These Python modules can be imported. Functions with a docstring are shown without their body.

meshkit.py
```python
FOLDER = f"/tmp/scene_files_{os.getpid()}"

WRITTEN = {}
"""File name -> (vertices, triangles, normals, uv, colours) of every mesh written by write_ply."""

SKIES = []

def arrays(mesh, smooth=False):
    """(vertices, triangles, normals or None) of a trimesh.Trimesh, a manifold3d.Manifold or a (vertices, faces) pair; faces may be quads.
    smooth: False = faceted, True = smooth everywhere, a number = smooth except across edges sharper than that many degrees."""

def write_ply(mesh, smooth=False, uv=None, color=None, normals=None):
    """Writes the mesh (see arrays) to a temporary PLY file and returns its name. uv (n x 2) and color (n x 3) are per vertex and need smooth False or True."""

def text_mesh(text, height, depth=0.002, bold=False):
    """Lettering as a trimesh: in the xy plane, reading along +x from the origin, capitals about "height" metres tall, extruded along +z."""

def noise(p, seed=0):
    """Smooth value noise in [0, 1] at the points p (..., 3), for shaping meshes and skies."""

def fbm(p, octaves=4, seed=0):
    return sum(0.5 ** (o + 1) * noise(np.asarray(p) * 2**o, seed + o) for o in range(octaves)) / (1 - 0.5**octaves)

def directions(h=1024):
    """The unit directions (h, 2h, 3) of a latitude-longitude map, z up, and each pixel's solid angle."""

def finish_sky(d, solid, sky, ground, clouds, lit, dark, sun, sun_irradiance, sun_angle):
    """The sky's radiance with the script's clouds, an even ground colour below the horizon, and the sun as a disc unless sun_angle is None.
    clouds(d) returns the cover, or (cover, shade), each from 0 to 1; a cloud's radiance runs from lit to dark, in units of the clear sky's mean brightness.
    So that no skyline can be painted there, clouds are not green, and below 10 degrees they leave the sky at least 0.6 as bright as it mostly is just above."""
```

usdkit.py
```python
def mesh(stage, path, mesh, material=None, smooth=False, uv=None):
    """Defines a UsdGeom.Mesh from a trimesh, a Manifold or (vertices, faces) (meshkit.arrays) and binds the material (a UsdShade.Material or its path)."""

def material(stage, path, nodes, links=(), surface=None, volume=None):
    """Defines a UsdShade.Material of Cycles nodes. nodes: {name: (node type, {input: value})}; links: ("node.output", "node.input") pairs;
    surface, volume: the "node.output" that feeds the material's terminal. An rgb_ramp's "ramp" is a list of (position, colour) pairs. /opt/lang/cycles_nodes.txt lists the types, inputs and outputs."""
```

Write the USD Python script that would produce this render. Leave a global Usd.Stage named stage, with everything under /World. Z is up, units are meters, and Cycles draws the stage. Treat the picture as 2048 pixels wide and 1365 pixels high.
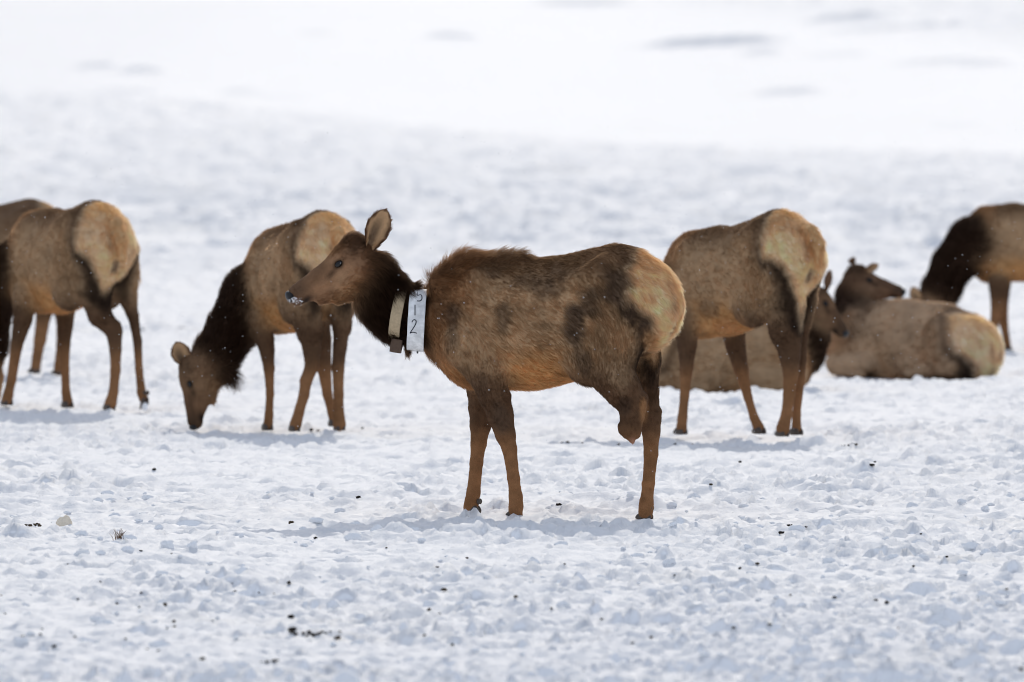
import math, numpy as np, trimesh, usdkit, meshkit
from pxr import Usd, UsdGeom, UsdLux, UsdShade, Sdf, Gf, Vt
from scipy.interpolate import PchipInterpolator

stage = Usd.Stage.CreateInMemory()
UsdGeom.SetStageUpAxis(stage, 'Z'); UsdGeom.SetStageMetersPerUnit(stage, 1.0)
UsdGeom.Xform.Define(stage, '/World'); UsdGeom.Scope.Define(stage, '/World/Looks')

# ------------------------------------------------------------------ camera, sky, sun, exposure
FPX, CY, CAMH, CAMD, HORIZ = 22756.0, 682.5, 2.15, 55.8, 152.0      # focal length in photo pixels; telephoto, 400 mm
TILT = math.atan((CY - HORIZ) / FPX)
cam = UsdGeom.Camera.Define(stage, '/World/camera')
cam.CreateFocalLengthAttr(400.0); cam.CreateHorizontalApertureAttr(36.0)
cam.CreateFStopAttr(5.6); cam.CreateFocusDistanceAttr(55.75)
cam.CreateExposureAttr(-0.54)
cam.AddTranslateOp().Set(Gf.Vec3d(0, -CAMD, CAMH)); cam.AddRotateXOp().Set(90.0 - math.degrees(TILT))
SUN_EL, SUN_AZ = math.radians(27.0), math.radians(4.0)              # behind the herd, a little to the right
sun = UsdLux.DistantLight.Define(stage, '/World/sun')
sun.CreateIntensityAttr(0.62); sun.CreateAngleAttr(0.6); sun.CreateNormalizeAttr(True) if hasattr(sun, 'CreateNormalizeAttr') else None
sun.CreateColorAttr(Gf.Vec3f(1.0, 0.94, 0.85))
sun.AddRotateZOp().Set(-math.degrees(SUN_AZ)); sun.AddRotateXOp().Set(-(90.0 - math.degrees(SUN_EL)))
dome = UsdLux.DomeLight.Define(stage, '/World/sky')
dome.GetPrim().SetCustomDataByKey('kind', 'structure')
sky_m = usdkit.material(stage, '/World/Looks/sky', {
    'sky': ('sky_texture', {'sky_type': 'single_scattering', 'sun_disc': False, 'sun_elevation': SUN_EL, 'sun_rotation': SUN_AZ, 'air_density': 1.0, 'aerosol_density': 2.0, 'ozone_density': 1.0}),
    'co': ('texture_coordinate', {}),
    'cl': ('noise_texture', {'scale': 2.6, 'detail': 5.0, 'roughness': 0.55}),
    'cr': ('rgb_ramp', {'ramp': [(0.32, (0.25, 0.25, 0.25)), (0.62, (0.85, 0.85, 0.85))]}),
    'mx': ('mix_color', {'b': (5.4, 5.9, 6.95), 'use_clamp': False}),
    'bg': ('background_shader', {'strength': 0.148})},
    [('co.generated', 'cl.vector'), ('cl.fac', 'cr.fac'), ('cr.color', 'mx.fac'), ('sky.color', 'mx.a'), ('mx.result', 'bg.color')], surface='bg.background')
UsdShade.MaterialBindingAPI.Apply(dome.GetPrim()).Bind(sky_m)

# ------------------------------------------------------------------ helpers
def at(px, py, Y):
    """A pixel of the photograph as the point at depth Y along the view."""
    dx, dy = (px - 1024) / FPX, -(py - CY) / FPX
    d = np.array([dx, math.cos(TILT) + dy * math.sin(TILT), -math.sin(TILT) + dy * math.cos(TILT)])
    t = (Y + CAMD) / d[1]
    return np.array([0, -CAMD, CAMH]) + d * t
def ground_at(px, py):
    dx, dy = (px - 1024) / FPX, -(py - CY) / FPX
    d = np.array([dx, math.cos(TILT) + dy * math.sin(TILT), -math.sin(TILT) + dy * math.cos(TILT)])
    t = -CAMH / d[2]
    return np.array([0, -CAMD, CAMH]) + d * t
_used = {}
def numbered(name, parent='/World'):
    k = (parent, name); _used[k] = _used.get(k, 0) + 1
    return f'{parent}/{name}' if _used[k] == 1 else f'{parent}/{name}_{_used[k]-1:03d}'
def tag(p, label=None, cat=None, group=None, kind=None):
    p = p.GetPrim() if hasattr(p, 'GetPrim') else p
    for k, v in (('label', label), ('category', cat), ('group', group), ('kind', kind)):
        if v: p.SetCustomDataByKey(k, v)
    return p
def thing(name, label, cat, group=None):
    x = UsdGeom.Xform.Define(stage, numbered(name)); tag(x, label, cat, group)
    return x
def obj(name, mesh, mat, parent=None, smooth=False, color=None):
    path = numbered(name, str(parent.GetPath()) if parent is not None else '/World')
    m = usdkit.mesh(stage, path, mesh, mat, smooth=smooth)
    if color is not None:
        UsdGeom.PrimvarsAPI(m).CreatePrimvar('coat', Sdf.ValueTypeNames.Color3fArray, 'vertex').Set(Vt.Vec3fArray.FromNumpy(np.asarray(color, np.float32)))
    return m
def curves(name, pts, widths, mat, parent, color):
    """pts (n, k, 3); widths (n, k); color (n, k, 3)."""
    n, k = pts.shape[:2]
    c = UsdGeom.BasisCurves.Define(stage, numbered(name, str(parent.GetPath())))
    c.CreateTypeAttr('linear'); c.CreateWrapAttr('nonperiodic')
    c.CreatePointsAttr(Vt.Vec3fArray.FromNumpy(pts.reshape(-1, 3).astype(np.float32)))
    c.CreateCurveVertexCountsAttr(Vt.IntArray.FromNumpy(np.full(n, k, np.int32)))
    c.CreateWidthsAttr(Vt.FloatArray.FromNumpy(widths.reshape(-1).astype(np.float32))); c.SetWidthsInterpolation('vertex')
    UsdGeom.PrimvarsAPI(c).CreatePrimvar('coat', Sdf.ValueTypeNames.Color3fArray, 'vertex').Set(Vt.Vec3fArray.FromNumpy(color.reshape(-1, 3).astype(np.float32)))
    UsdShade.MaterialBindingAPI.Apply(c.GetPrim()).Bind(mat)
    return c
def sstep(a, b, x):
    t = np.clip((np.asarray(x, float) - a) / (b - a), 0, 1); return t * t * (3 - 2 * t)
def lerp(a, b, t):
    t = np.asarray(t)[..., None]; return np.asarray(a) * (1 - t) + np.asarray(b) * t

# ------------------------------------------------------------------ materials
def mat(name, *a, **k): return usdkit.material(stage, '/World/Looks/' + name, *a, **k)
M = {}
M['snow'] = mat('snow', {
    'g': ('geometry', {}),
    'n1': ('noise_texture', {'scale': 55.0, 'detail': 4.0, 'roughness': 0.65}),
    'n2': ('noise_texture', {'scale': 0.55, 'detail': 4.0, 'roughness': 0.6}),
    'r2': ('rgb_ramp', {'ramp': [(0.56, (0.0, 0.0, 0.0)), (0.74, (0.55, 0.55, 0.55))]}),
    'mx': ('mix_color', {'a': (0.90, 0.905, 0.915), 'b': (0.84, 0.82, 0.78)}),
    'b1': ('bump', {'strength': 0.45, 'distance': 0.012}),
    'p': ('principled_bsdf', {'roughness': 0.75, 'specular_ior_level': 0.25, 'subsurface_weight': 0.0})},
    [('g.position', 'n1.vector'), ('g.position', 'n2.vector'), ('n2.fac', 'r2.fac'), ('r2.color', 'mx.fac'), ('mx.result', 'p.base_color'), ('n1.fac', 'b1.height'), ('b1.normal', 'p.normal')], surface='p.BSDF')
M['hide'] = mat('hide', {
    'a': ('attribute', {'attribute': 'coat'}), 'g': ('geometry', {}),
    'n': ('noise_texture', {'scale': 160.0, 'detail': 3.0, 'roughness': 0.7}),
    'r': ('rgb_ramp', {'ramp': [(0.3, (0.8, 0.8, 0.8)), (0.7, (1.1, 1.1, 1.1))]}),
    'm': ('mix_color', {'blend_type': 'multiply', 'fac': 1.0}),
    'b': ('bump', {'strength': 0.5, 'distance': 0.006}),
    'p': ('principled_bsdf', {'roughness': 0.9, 'specular_ior_level': 0.08})},
    [('g.position', 'n.vector'), ('n.fac', 'r.fac'), ('a.color', 'm.a'), ('r.color', 'm.b'), ('m.result', 'p.base_color'), ('n.fac', 'b.height'), ('b.normal', 'p.normal')], surface='p.BSDF')
M['fur'] = mat('fur', {
    'a': ('attribute', {'attribute': 'coat'}),
    'd': ('diffuse_bsdf', {}), 't': ('translucent_bsdf', {}), 'mx': ('mix_closure', {'fac': 0.48}),
    'h': ('hair_bsdf', {'component': 'reflection', 'roughness_u': 0.35, 'roughness_v': 0.6}),
    'ga': ('gamma', {'gamma': 0.62}), 'ht': ('hair_bsdf', {'component': 'transmission', 'roughness_u': 0.3, 'roughness_v': 0.8}), 'm3': ('mix_closure', {'fac': 0.38}),
    'm2': ('mix_closure', {'fac': 0.06})},
    [('a.color', 'ga.color'), ('ga.color', 'ht.color'), ('m2.closure', 'm3.closure1'), ('ht.BSDF', 'm3.closure2'), ('a.color', 'd.color'), ('a.color', 't.color'), ('d.BSDF', 'mx.closure1'), ('t.BSDF', 'mx.closure2'), ('a.color', 'h.color'), ('mx.closure', 'm2.closure1'), ('h.BSDF', 'm2.closure2')], surface='m3.closure')
def plain(name, col, rough=0.6, spec=0.3, scale=120.0, var=0.25, bump=0.3):
    lo, hi = [c * (1 - var) for c in col], [min(1, c * (1 + var)) for c in col]
    M[name] = mat(name, {'g': ('geometry', {}), 'n': ('noise_texture', {'scale': scale, 'detail': 4.0, 'roughness': 0.6}),
        'r': ('rgb_ramp', {'ramp': [(0.3, lo), (0.7, hi)]}), 'b': ('bump', {'strength': bump, 'distance': 0.004}),
        'p': ('principled_bsdf', {'roughness': rough, 'specular_ior_level': spec})},
        [('g.position', 'n.vector'), ('n.fac', 'r.fac'), ('r.color', 'p.base_color'), ('n.fac', 'b.height'), ('b.normal', 'p.normal')], surface='p.BSDF')
plain('hoof', (0.06, 0.043, 0.032), 0.35, 0.5)
plain('eye', (0.004, 0.0035, 0.0035), 0.07, 0.45, var=0.1, bump=0.0)
plain('nose_skin', (0.010, 0.0095, 0.010), 0.42, 0.35, scale=400.0)
plain('tan_strap', (0.46, 0.35, 0.22), 0.8, 0.2, scale=90.0, var=0.16)
plain('brown_case', (0.11, 0.068, 0.045), 0.7, 0.3, scale=60.0, var=0.15)
plain('white_band', (0.80, 0.80, 0.79), 0.6, 0.25, scale=28.0, var=0.2, bump=0.5)
plain('black_ink', (0.012, 0.013, 0.025), 0.6, 0.2)
plain('dung', (0.016, 0.012, 0.008), 0.75, 0.2, scale=200.0, var=0.5)
plain('dung_brown', (0.06, 0.04, 0.022), 0.8, 0.2, scale=200.0, var=0.5)
plain('straw', (0.16, 0.095, 0.055), 0.8, 0.2, scale=200.0, var=0.4)
plain('hay', (0.5, 0.4, 0.22), 0.8, 0.2, scale=200.0, var=0.3)
plain('stained_snow', (0.80, 0.70, 0.56), 0.8, 0.2, scale=50.0, var=0.08)
plain('frost', (0.92, 0.92, 0.93), 0.7, 0.3, scale=300.0, var=0.04)

# ------------------------------------------------------------------ snow
def _hash(i, j, k):
    h = (i * 374761393 + j * 668265263 + k * 2246822519 + 1274126177) & 0xFFFFFFFF
    h = ((h ^ (h >> 13)) * 1274126177) & 0xFFFFFFFF
    h = ((h ^ (h >> 16)) * 2246822519) & 0xFFFFFFFF
    return ((h ^ (h >> 15)) & 0xFFFFFF) / 16777215.0
def vnoise(x, y, seed):
    p = np.stack([x, y, np.full_like(x, seed * 7.31)], -1); return meshkit.noise(p, seed)
def fbm2(x, y, seed, o=3):
    return sum(0.5 ** (k + 1) * vnoise(x * 2 ** k, y * 2 ** k, seed + k) for k in range(o)) / (1 - 0.5 ** o)
def domes(x, y, cell, seed, keep, r0, r1, h0, h1, power):
    """Irregular lumps (or, with negative heights, dents) scattered one per cell."""
    ix, iy = np.floor(x / cell).astype(np.int64), np.floor(y / cell).astype(np.int64)
    out = np.zeros_like(x)
    for a in (-1, 0, 1):
        for b in (-1, 0, 1):
            i, j = ix + a, iy + b
            u, v, w, q = (_hash(i, j, seed * 10 + k) for k in range(4))
            r = r0 + (r1 - r0) * q
            ang = _hash(i, j, seed * 10 + 5) * math.pi; asp = 0.6 + 0.8 * _hash(i, j, seed * 10 + 6)
            dx, dy = x - (i + u) * cell, y - (j + v) * cell
            ca, sa = np.cos(ang), np.sin(ang)
            e = ((dx * ca + dy * sa) / (r * asp)) ** 2 + ((dy * ca - dx * sa) / (r / asp)) ** 2
            hgt = h0 + (h1 - h0) * _hash(i, j, seed * 10 + 7)
            out = np.maximum(out, np.where(w < keep, hgt * np.maximum(1 - e, 0) ** power, 0))
    return out
FLAT = []        # (x, y, rx, ry): where hooves and lying animals have pressed the snow down
for (px, py) in [(1029, 1032), (942, 1020), (1290, 1028), (535, 856), (668, 848), (589, 860), (679, 858), (13, 806), (135, 812), (221, 818), (290, 822), (72, 745), (117, 747), (1363, 866), (1518, 866), (1564, 870), (1592, 867), (395, 858), (1987, 698), (2015, 702)]:
    p = ground_at(px, py); FLAT.append((p[0], p[1] - 0.25, 0.14, 0.42))
for (px, py, rx) in [(1470, 777, 0.75), (1830, 749, 0.8)]:
    p = ground_at(px, py); FLAT.append((p[0], p[1] - 0.1, rx, 0.9))
DRIFTS = []      # (x, y, half length, height): small drifts on the far slope with a steep face towards the field
def base_height(x, y):
    toe = 275 + np.clip(12.4 - x, -60, 60) * 2.5
    d = y - toe
    soft = 0.5 * (d + np.sqrt(d * d + 30.0 ** 2)) - 15.0 * np.exp(-np.abs(d) / 200)
    z = 0.0215 * np.maximum(soft, 0) * (1 + 0.0004 * np.maximum(soft, 0))
    z = z + 1.6 * sstep(170, 350, y) * sstep(9, -17, x)
    z = np.minimum(z, 90 + 0.01 * y)
    return z
def snow_height(x, y):
    x, y = np.asarray(x, float), np.asarray(y, float)
    z = base_height(x, y)
    toe = 275 + np.clip(12.4 - x, -60, 60) * 2.5
    rough = 1 - sstep(-25, 10, y - toe) * (1 - 0.9 * sstep(590, 680, y + 11 * x) * sstep(330, 420, y))
    wx = x + 0.05 * (fbm2(x / 0.16, y / 0.16, 3) - 0.5) * 2
    wy = y + 0.05 * (fbm2(x / 0.16 + 31, y / 0.16, 4) - 0.5) * 2
    big = sstep(10, 110, y)
    b = 0.055 * (fbm2(x / 0.9, y / 1.1, 11) - 0.5) + (0.10 + 0.30 * big) * (fbm2(x / (2.6 + 2.4 * big), y / 4.0, 15, 3) - 0.5)
    b = b - 0.045 * np.minimum(1, domes(wx, wy, 0.36, 21, 0.7, 0.06, 0.13, 0.4, 1.0, 0.45))
    up = np.maximum(domes(wx, wy, 0.40, 1, 0.45, 0.06, 0.17, 0.015, 0.052, 0.75), domes(wx + 5.3, wy, 0.19, 6, 0.5, 0.030, 0.085, 0.008, 0.036, 0.6))
    up = up + domes(wx, wy, 0.10, 2, 0.65, 0.016, 0.050, 0.006, 0.030, 0.5)
    up = up + domes(wx, wy, 0.050, 3, 0.65, 0.010, 0.026, 0.004, 0.017, 0.55)
    patch = 0.70 + 0.6 * sstep(0.32, 0.66, vnoise(x / 1.3, y / 2.2, 57))
    up = up * patch * (0.85 + 0.4 * big) + sstep(25, 120, y) * domes(wx * 0.6, wy, 0.95, 8, 0.85, 0.22, 0.52, 0.06, 0.21, 0.6)
    b = b + 0.012 * (fbm2(x / 0.045, y / 0.045, 31, 2) - 0.5) - 0.014
    flat = np.zeros_like(x)
    for (fx, fy, rx, ry) in FLAT:
        k_ = (np.abs(x - fx) < rx * 3) & (np.abs(y - fy) < ry * 3)
        if k_.any(): flat[k_] = np.maximum(flat[k_], np.exp(-(((x[k_] - fx) / rx) ** 2 + ((y[k_] - fy) / ry) ** 2) ** 1.5))
    b = (b + up) * (1 - flat) + flat * (0.25 * b - 0.03)
    z = z + b * rough
    z = z + 0.35 * (fbm2(x / 40, y / 40, 41, 2) - 0.5) * sstep(150, 350, y)
    for (dx, dy, L, h) in DRIFTS:
        q = y - dy + 0.5 * (x - dx)
        z = z + h * np.exp(-((x - dx) / L) ** 4) * np.where(q < 0, np.exp(-(q / 0.35) ** 2), np.exp(-(q / 5.0) ** 2))
    return z
def terrain_pixel(px, py):
    lo, hi = 150.0, 900.0
    ys = np.linspace(lo, hi, 3000)
    pts = np.array([at(px, py, Y) for Y in ys])
    f = pts[:, 2] - base_height(pts[:, 0], pts[:, 1])
    k = np.nonzero(f < 0)[0]
    return pts[k[0]] if len(k) else pts[-1]
for (px, py, lpx, hpx) in [(1430, 92, 120, 26), (1530, 108, 35, 16), (1585, 185, 60, 18), (905, 78, 45, 16), (1170, 10, 90, 16), (1700, 42, 70, 20), (1690, 110, 55, 10), (1885, 125, 80, 14), (1975, 130, 50, 14),
                           (195, 135, 40, 16), (285, 146, 40, 18), (255, 190, 60, 14), (485, 190, 40, 12), (640, 70, 30, 9), (1560, 283, 50, 6), (1930, 252, 40, 8), (1330, 258, 60, 5), (560, 196, 80, 8), (1800, 60, 120, 14)]:
    p = terrain_pixel(px, py); sc_ = (p[1] + CAMD) / FPX
    DRIFTS.append((p[0], p[1], 1.15 * lpx * sc_, 0.72 * hpx * sc_))
def make_snow():
    near = [-400.0, -200, -90, -57, -40, -28, -22, -19]
    r = CAMD - 18.5                      # distance from the camera
    while r < 96: near.append(r - CAMD); r += 0.026 * (r / 38.0) ** 1.9
    far = []; r = 95.0
    while r < 330: far.append(r - CAMD); r += 0.13 * (r / 95.0) ** 1.1
    while r < 640: far.append(r - CAMD); r += 0.6
    while r < 4000: far.append(r - CAMD); r *= 1.03
    vs, fs, n0 = [], [], 0
    for ys, cols in ((np.array(near), 470), (np.array(far), 330)):
        inner = np.linspace(-1.3, 1.3, cols)
        outer = 1.3 + np.cumsum(np.geomspace(0.02, 60, 60))
        us = np.concatenate([-outer[::-1], inner, outer])
        half = np.maximum(np.abs(ys + CAMD), 12) * 0.045
        X = us[None, :] * half[:, None]; Y = np.repeat(ys[:, None], len(us), 1)
        Z = snow_height(X.ravel(), Y.ravel())
        n, m = len(ys), len(us)
        i, j = np.meshgrid(np.arange(n - 1), np.arange(m - 1), indexing='ij')
        a = (i * m + j).ravel() + n0
        vs.append(np.stack([X.ravel(), Y.ravel(), Z], 1)); fs.append(np.stack([a, a + 1, a + m + 1, a + m], 1)); n0 += n * m
    return np.vstack(vs), np.vstack(fs)
g = obj('snow_field', make_snow(), M['snow'], smooth=True)
tag(g, 'trampled white snow field rising to a smooth snowy slope', None, None, 'structure')

# ------------------------------------------------------------------ implicit bodies
def surface_nets(F, h, origin):
    S = F < 0
    nx, ny, nz = F.shape
    cnt = np.zeros((nx - 1, ny - 1, nz - 1), np.int8)
    for a in (0, 1):
        for b in (0, 1):
            for c in (0, 1):
                cnt += S[a:nx - 1 + a, b:ny - 1 + b, c:nz - 1 + c]
    I = np.argwhere((cnt > 0) & (cnt < 8))
    idx = np.full(cnt.shape, -1, np.int64); idx[tuple(I.T)] = np.arange(len(I))
    corners = np.array([[a, b, c] for a in (0, 1) for b in (0, 1) for c in (0, 1)])
    val = np.stack([F[I[:, 0] + c[0], I[:, 1] + c[1], I[:, 2] + c[2]] for c in corners], 1)
    acc, num = np.zeros((len(I), 3)), np.zeros(len(I))
    for p in range(8):
        for q in range(p + 1, 8):
            if np.abs(corners[p] - corners[q]).sum() != 1: continue
            fa, fb = val[:, p], val[:, q]
            m = (fa < 0) != (fb < 0)
            t = np.where(m, fa / np.where(m, fa - fb, 1), 0)
            acc += np.where(m[:, None], corners[p] + t[:, None] * (corners[q] - corners[p]), 0); num += m
    V = (I + acc / num[:, None]) * h + origin
    quads = []
    for ax in range(3):
        o1, o2 = [(1, 2), (2, 0), (0, 1)][ax]
        sl0 = [slice(None)] * 3; sl1 = [slice(None)] * 3
        sl0[ax] = slice(0, -1); sl1[ax] = slice(1, None)
        A, B = S[tuple(sl0)], S[tuple(sl1)]
        E = np.argwhere(A != B)
        E = E[(E[:, o1] > 0) & (E[:, o2] > 0) & (E[:, o1] < cnt.shape[o1]) & (E[:, o2] < cnt.shape[o2])]
        u1, u2 = np.zeros(3, int), np.zeros(3, int); u1[o1] = 1; u2[o2] = 1
        g = lambda e: idx[e[:, 0], e[:, 1], e[:, 2]]
        q = np.stack([g(E - u1 - u2), g(E - u2), g(E), g(E - u1)], 1)
        ins = S[E[:, 0], E[:, 1], E[:, 2]]
        q = np.where(ins[:, None], q, q[:, ::-1])
        quads.append(q)
    return V, np.vstack(quads)

class Body:
    """A smooth union of tapered, squashable limbs, meshed as one continuous surface."""
    def __init__(self): self.prims = []
    def cone(self, a, ra, b, rb, grp, k=0.03, n=None, sq=1.0, hair=0.02, flow=None, lift=0.25):
        a, b = np.asarray(a, float), np.asarray(b, float)
        fl = np.asarray(flow if flow is not None else b - a, float)
        fl = fl / (np.linalg.norm(fl) + 1e-9)
        self.prims.append(dict(a=a, ra=ra, b=b, rb=rb, grp=grp, k=k, n=n, sq=sq, hair=hair, flow=fl, lift=lift, cut=False))
    def chain(self, pts, grp, **kw):
        for (p, r), (q, s) in zip(pts[:-1], pts[1:]): self.cone(p, r, q, s, grp, **kw)
    def carve(self, a, ra, b, rb, k=0.01, n=None, sq=1.0):
        self.cone(a, ra, b, rb, 'cut', k, n, sq); self.prims[-1]['cut'] = True
    @staticmethod
    def dist(P, pr):
        q = P - pr['a']
        if pr['n'] is not None:
            w = q @ pr['n']; q = q + (w * (1 / pr['sq'] - 1))[..., None] * pr['n']
        ba = pr['b'] - pr['a']
        if pr['n'] is not None:
            ba = ba + (ba @ pr['n']) * (1 / pr['sq'] - 1) * pr['n']
        L2 = max(ba @ ba, 1e-12)
        t = np.clip((q @ ba) / L2, 0, 1)
        r = pr['ra'] + (pr['rb'] - pr['ra']) * t
        return np.sqrt(((q - t[..., None] * ba) ** 2).sum(-1)) - r
    def mesh(self, h):
        lo = np.min([np.minimum(p['a'] - p['ra'], p['b'] - p['rb']) for p in self.prims if not p['cut']], 0) - 4 * h
        hi = np.max([np.maximum(p['a'] + p['ra'], p['b'] + p['rb']) for p in self.prims if not p['cut']], 0) + 4 * h
        N = np.ceil((hi - lo) / h).astype(int) + 1
        ax = [(lo[i] + h * np.arange(N[i])).astype(np.float32) for i in range(3)]
        F = np.full(N, 0.5, np.float32)
        for pr in self.prims:
            m = pr['k'] + 3 * h
            a = np.floor((np.minimum(pr['a'] - pr['ra'], pr['b'] - pr['rb']) - m - lo) / h).astype(int).clip(0, N)
            b = np.ceil((np.maximum(pr['a'] + pr['ra'], pr['b'] + pr['rb']) + m - lo) / h).astype(int).clip(0, N) + 1
            s = tuple(slice(a[i], min(b[i], N[i])) for i in range(3))
            P = np.stack(np.meshgrid(*[ax[i][s[i]] for i in range(3)], indexing='ij'), -1)
            d = self.dist(P.reshape(-1, 3), pr).reshape(P.shape[:3]).astype(np.float32)
            f, k = F[s], pr['k']
            if pr['cut']:
                e = np.maximum(k - np.abs(f + d), 0) / k
                F[s] = np.maximum(f, -d) + e * e * k / 4
            else:
                e = np.maximum(k - np.abs(f - d), 0) / k
                F[s] = np.minimum(f, d) - e * e * k / 4
        return surface_nets(F, h, lo)
    def fields(self, V):
        """Per vertex: group weights, hair length, flow and lift, blended from the nearest limbs."""
        prs = [p for p in self.prims if not p['cut']]
        D = np.stack([self.dist(V, p) for p in prs], 1)
        D = D - D.min(1, keepdims=True)
        W = np.exp(-D / 0.022); W /= W.sum(1, keepdims=True)
        groups = {}
        for i, p in enumerate(prs): groups[p['grp']] = groups.get(p['grp'], 0) + W[:, i]
        hair = W @ np.array([p['hair'] for p in prs]); lift = W @ np.array([p['lift'] for p in prs])
        flow = W @ np.array([p['flow'] for p in prs])
        return groups, hair, flow, lift

def vertex_normals(V, Q):
    f = np.vstack([Q[:, [0, 1, 2]], Q[:, [0, 2, 3]]])
    n = np.zeros_like(V); c = np.cross(V[f[:, 1]] - V[f[:, 0]], V[f[:, 2]] - V[f[:, 0]])
    for k in range(3): np.add.at(n, f[:, k], c)
    return n / np.maximum(np.linalg.norm(n, axis=1, keepdims=True), 1e-12), f, c

def grow_fur(V, Q, color, hair, flow, lift, count, rng, width=0.0012, k=3, droop=0.25, clump=0.35, dens=None, fluff=0.25, lock=0.8):
    """Roots spread over the body, each hair lying along the flow of the coat."""
    N, F, C = vertex_normals(V, Q)
    area = np.linalg.norm(C, axis=1) / 2
    wgt = area * (dens[F].mean(1) if dens is not None else 1.0)
    pick = rng.choice(len(F), count, p=wgt / wgt.sum())
    u, v = rng.random(count), rng.random(count); flip = u + v > 1; u[flip], v[flip] = 1 - u[flip], 1 - v[flip]
    B = np.stack([1 - u - v, u, v], 1)[..., None]
    T = F[pick]
    mix = lambda A: (A[T] * B).sum(1) if A.ndim == 2 else (A[T] * B[..., 0]).sum(1)
    p, n, fl, col, hl, lf = mix(V), mix(N), mix(flow), mix(color), mix(hair), mix(lift)
    n /= np.linalg.norm(n, axis=1, keepdims=True) + 1e-9
    w1 = np.stack([meshkit.noise(p * 26, s) for s in (1, 2, 3)], 1) - 0.5          # locks
    w2 = np.stack([meshkit.noise(p * 105, s) for s in (4, 5, 6)], 1) - 0.5
    fl = fl + clump * 1.1 * w1 + clump * 1.4 * w2 + 0.30 * (rng.random((count, 3)) - 0.5)
    fl = fl - (fl * n).sum(1, keepdims=True) * n
    fl /= np.linalg.norm(fl, axis=1, keepdims=True) + 1e-9
    lf = np.clip(lf * (0.45 + 1.1 * rng.random(count)) * (1 + 0.9 * w1[:, 2]) + 0.3 * w2[:, 0] + fluff * (rng.random(count) - 0.5), 0.05, 2.6)[:, None]
    L = (hl * (0.55 + 0.75 * rng.random(count)) * (1 + 0.5 * w1[:, 1]))[:, None]
    d0 = fl + lf * n; d0 /= np.linalg.norm(d0, axis=1, keepdims=True)
    d1 = fl + 0.45 * lf * n + droop * np.array([0, 0, -1.0]); d1 /= np.linalg.norm(d1, axis=1, keepdims=True)
    p = p - n * 0.002
    from scipy.spatial import cKDTree
    mid, tip = p + d0 * L * 0.5, p + d0 * L * 0.5 + d1 * L * 0.5
    per = 26
    gi = rng.choice(count, max(count // per, 4), replace=False)
    _, near = cKDTree(p[gi]).query(p)
    G = gi[near]; cl = (0.25 + 0.5 * rng.random(count))[:, None] * lock
    off = np.linalg.norm(p - p[G], axis=1, keepdims=True)
    cl = cl * (off < 1.2 * L)
    tip = tip + (tip[G] - tip) * cl; mid = mid + (mid[G] - mid) * cl * 0.45
    if k == 3: pts = np.stack([p, mid, tip], 1)
    else: pts = np.stack([p, tip], 1)
    tone = (1 + 0.45 * (rng.random(count) - 0.5) + 0.3 * w2[:, 1] + 0.22 * (rng.random(count)[G] - 0.5))[:, None]
    c0, c1 = col * tone * 0.8, col * tone * 1.18
    cols = np.stack([c0, col * tone, c1], 1) if k == 3 else np.stack([c0, c1], 1)
    wd = np.stack([np.full(count, width), np.full(count, width * 0.8), np.full(count, width * 0.22)], 1) if k == 3 else np.stack([np.full(count, width), np.full(count, width * 0.45)], 1)
    return pts, wd * (0.7 + 0.6 * rng.random((count, 1))), np.clip(cols, 0, 0.95)

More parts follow.
